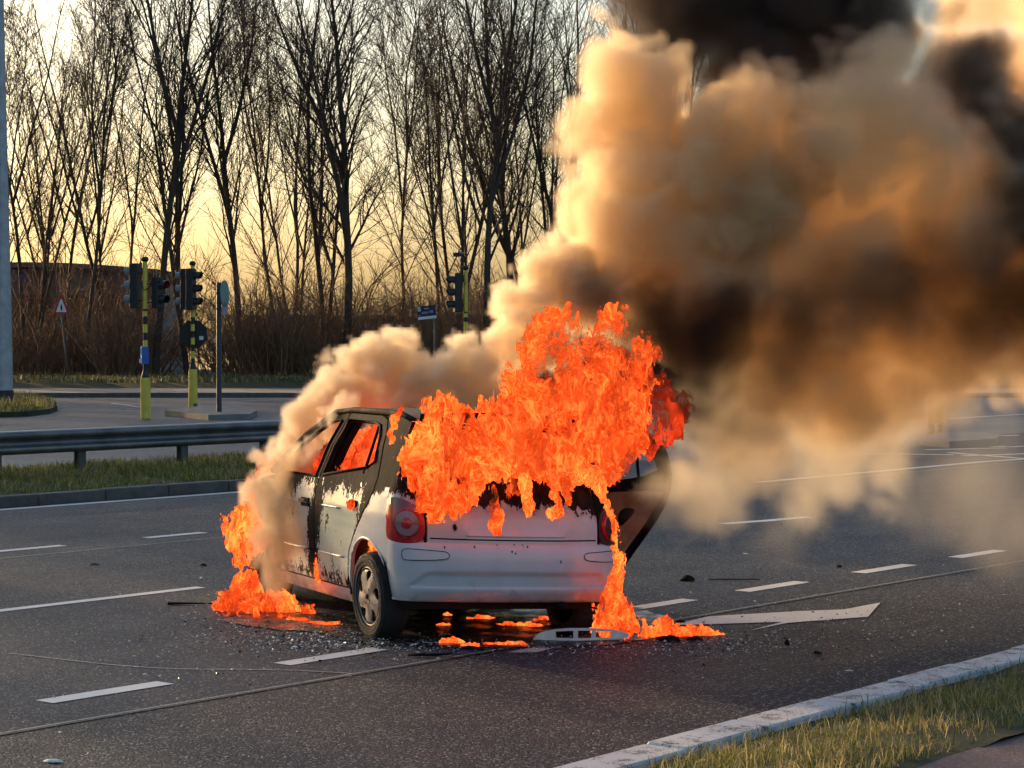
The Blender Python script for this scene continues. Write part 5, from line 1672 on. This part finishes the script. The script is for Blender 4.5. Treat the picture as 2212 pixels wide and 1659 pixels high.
spill = round_poly([gp(x, y).xy[:] for x, y in ((470, 1338), (560, 1318), (700, 1330), (860, 1300), (1240, 1290), (1420, 1320), (1460, 1362), (1400, 1384), (1270, 1398), (1080, 1402), (900, 1396), (760, 1392), (700, 1368), (600, 1362), (520, 1352))], 2)
rr = random.Random(4)
spill = [(x+rr.uniform(-.04, .04), y+rr.uniform(-.03, .03)) for x, y in dens_poly(spill, .06)]
sm_, b, p = new_mat('melted_spill')
pos = b.n('ShaderNodeNewGeometry').outputs['Position']
b.put(p.inputs['Base Color'], b.mix(b.mr(b.noise(pos, 6, 5, .7), .4, .6), (.010, .009, .009), (.026, .022, .020)))
b.put(p.inputs['Roughness'], b.mr(b.noise(pos, 5, 3, .6), .4, .6, .18, .6))
b.put(p.inputs['Normal'], b.bump(b.noise(pos, 30, 4, .7), .5, .01))
v = MB(); v.add([(x, y, .0075) for x, y in spill], [tuple(range(len(spill)))])
o = v.build('melted_spill', sm_)
if o.data.polygons[0].normal.z < 0: o.data.flip_normals()
o['kind'] = 'structure'

def chunk(name, label, x, y, sx, sy, sz, seed, mat, rz=0., cat='debris', group='scattered burnt debris'):
    r = random.Random(seed)
    b = MB()
    n = 9
    rows = []
    for z, k in ((0, 1.), (.45, .9), (.8, .62), (1., .25)):
        rows.append([(sx*k*math.cos(2*math.pi*i/n)*r.uniform(.7, 1.1), sy*k*math.sin(2*math.pi*i/n)*r.uniform(.7, 1.1), sz*z*r.uniform(.8, 1.1)) for i in range(n)])
        rows[-1].append(rows[-1][0])
    b.grid(rows)
    b.add(rows[-1][:-1], [tuple(range(n))])
    o = b.build(name, mat, None, True, 40, gp(x, y, .004))
    o.rotation_euler = (0, 0, rz)
    return tag(o, label, cat, group)
chunk('debris_lump', 'dark crumpled lump on the road right of the open door', 1486, 1254, .075, .04, .045, 1, M['char'])
for i, (x, y, sx, sy, sz, lab) in enumerate([
    (1765, 1412, .035, .02, .018, 'black fragment in the lane between arrow and white kerb'), (1700, 1394, .02, .012, .04, 'small upright black scrap below the white arrow'),
    (1812, 1225, .03, .02, .02, 'black fragment just above the second dash at right'), (1610, 1196, .03, .02, .006, 'pale flake on the road above the first right dash'),
    (1834, 1449, .03, .014, .006, 'pale flake near the white kerb at right'), (1470, 1345, .04, .02, .02, 'black fragment at the tail of the white arrow'),
    (440, 1222, .035, .02, .02, 'black fragment on the road left of the car front'), (205, 1220, .05, .012, .012, 'thin black scrap on the road far left of the car'),
    (436, 1249, .02, .014, .012, 'pale chip beside the end of the solid white line'), (115, 1645, .05, .025, .012, 'pale flat chip at the bottom left of the road'),
    (1020, 1402, .10, .03, .02, 'long charred scrap behind the bumper'), (640, 1398, .03, .014, .008, 'pale chip in front of the first broken glass'),
    (1445, 1384, .10, .03, .035, 'charred heap beneath the ragged line of flames'), (1500, 1383, .07, .025, .025, 'smaller charred heap at the right end of the flames')]):
    chunk('debris_fragment', lab, x, y, sx, sy, sz, 20+i, M['white'] if lab.startswith('pale') else M['char'], rnd.uniform(-.6, .6))
wp = MB().tube([(-.14, 0, .012), (-.06, -.012, .016), (.04, -.01, .014), (.14, .012, .02)], [.006, .010, .009, .004], 7).build('wiper_blade', M['char'], None, True, None, gp(930, 1419))
tag(wp, 'black curved wiper strip lying between dash and tar joint', 'car part')
MB().tube([(-.03, -.016, .025), (.12, .0, .030)], .004, 6).build('metal_spine', M['galv'], wp)
st = MB().tube([(-.30, 0, .012), (-.1, .01, .012), (.05, 0, .012), (.30, -.02, .014)], [.012, .006, .005, .005], 8).build('burnt_strip', M['char'], None, True, None, gp(450, 1307))
tag(st, 'charred strip sticking out left of the low flames', 'car part')
st = MB().tube([(-.20, 0, .010), (.0, .006, .010), (.22, .0, .010)], [.005, .006, .004], 7).build('metal_strip', M['dark_pole'], None, True, None, gp(1583, 1254))
tag(st, 'thin dark strip lying beside the crumpled lump', 'car part')

# crumbs of safety glass and ash
gm, b, p = new_mat('glass_crumbs')
at2 = b.n('ShaderNodeAttribute', attribute_name='tint')
b.put(p.inputs['Base Color'], b.mix(b.mr(b.sep(at2.outputs['Vector'])[0], .36, .42), (.015, .015, .015), (.70, .74, .76)))
p.inputs['Roughness'].default_value = .12
r_ = np.random.RandomState(77)
cen = []
def cloud(x, y, sx, sy, n):
    for _ in range(n):
        q = gp(x+r_.normal(0, sx), min(1640, max(1190, y+r_.normal(0, sy))))
        cen.append(q)
cloud(690, 1385, 110, 16, 1100); cloud(600, 1370, 150, 22, 600); cloud(860, 1400, 90, 10, 350); cloud(420, 1400, 170, 45, 350)
cloud(1500, 1395, 130, 16, 700); cloud(1650, 1370, 200, 40, 500); cloud(1200, 1402, 180, 10, 350); cloud(1800, 1330, 200, 60, 260); cloud(500, 1340, 80, 14, 300); cloud(300, 1600, 300, 90, 150)
n = len(cen)
cen = np.array([c[:] for c in cen], float)
sz = .0035+.011*r_.rand(n)**2.5
T3 = r_.normal(0, 1, (n, 4, 3)); T3 /= np.linalg.norm(T3, axis=2)[:, :, None]
V = cen[:, None]+T3*sz[:, None, None]*np.array([1.2, 1.2, .7])
V[:, :, 2] += sz[:, None]*.6+.006
i = np.arange(n)[:, None]*4
Q = np.concatenate([i+np.array([[0, 1, 2]]), i+np.array([[0, 3, 1]]), i+np.array([[1, 3, 2]]), i+np.array([[2, 3, 0]])])
me = np_mesh('glass_crumbs', V.reshape(-1, 3), Q, gm)
a = me.attributes.new('tint', 'FLOAT_VECTOR', 'POINT')
a.data.foreach_set('vector', np.repeat(r_.rand(n, 3), 4, 0).astype(np.float32).ravel())
tag(link('glass_crumbs', me), 'crumbs of broken glass and ash strewn over the road round the car', 'broken glass', kind='stuff')
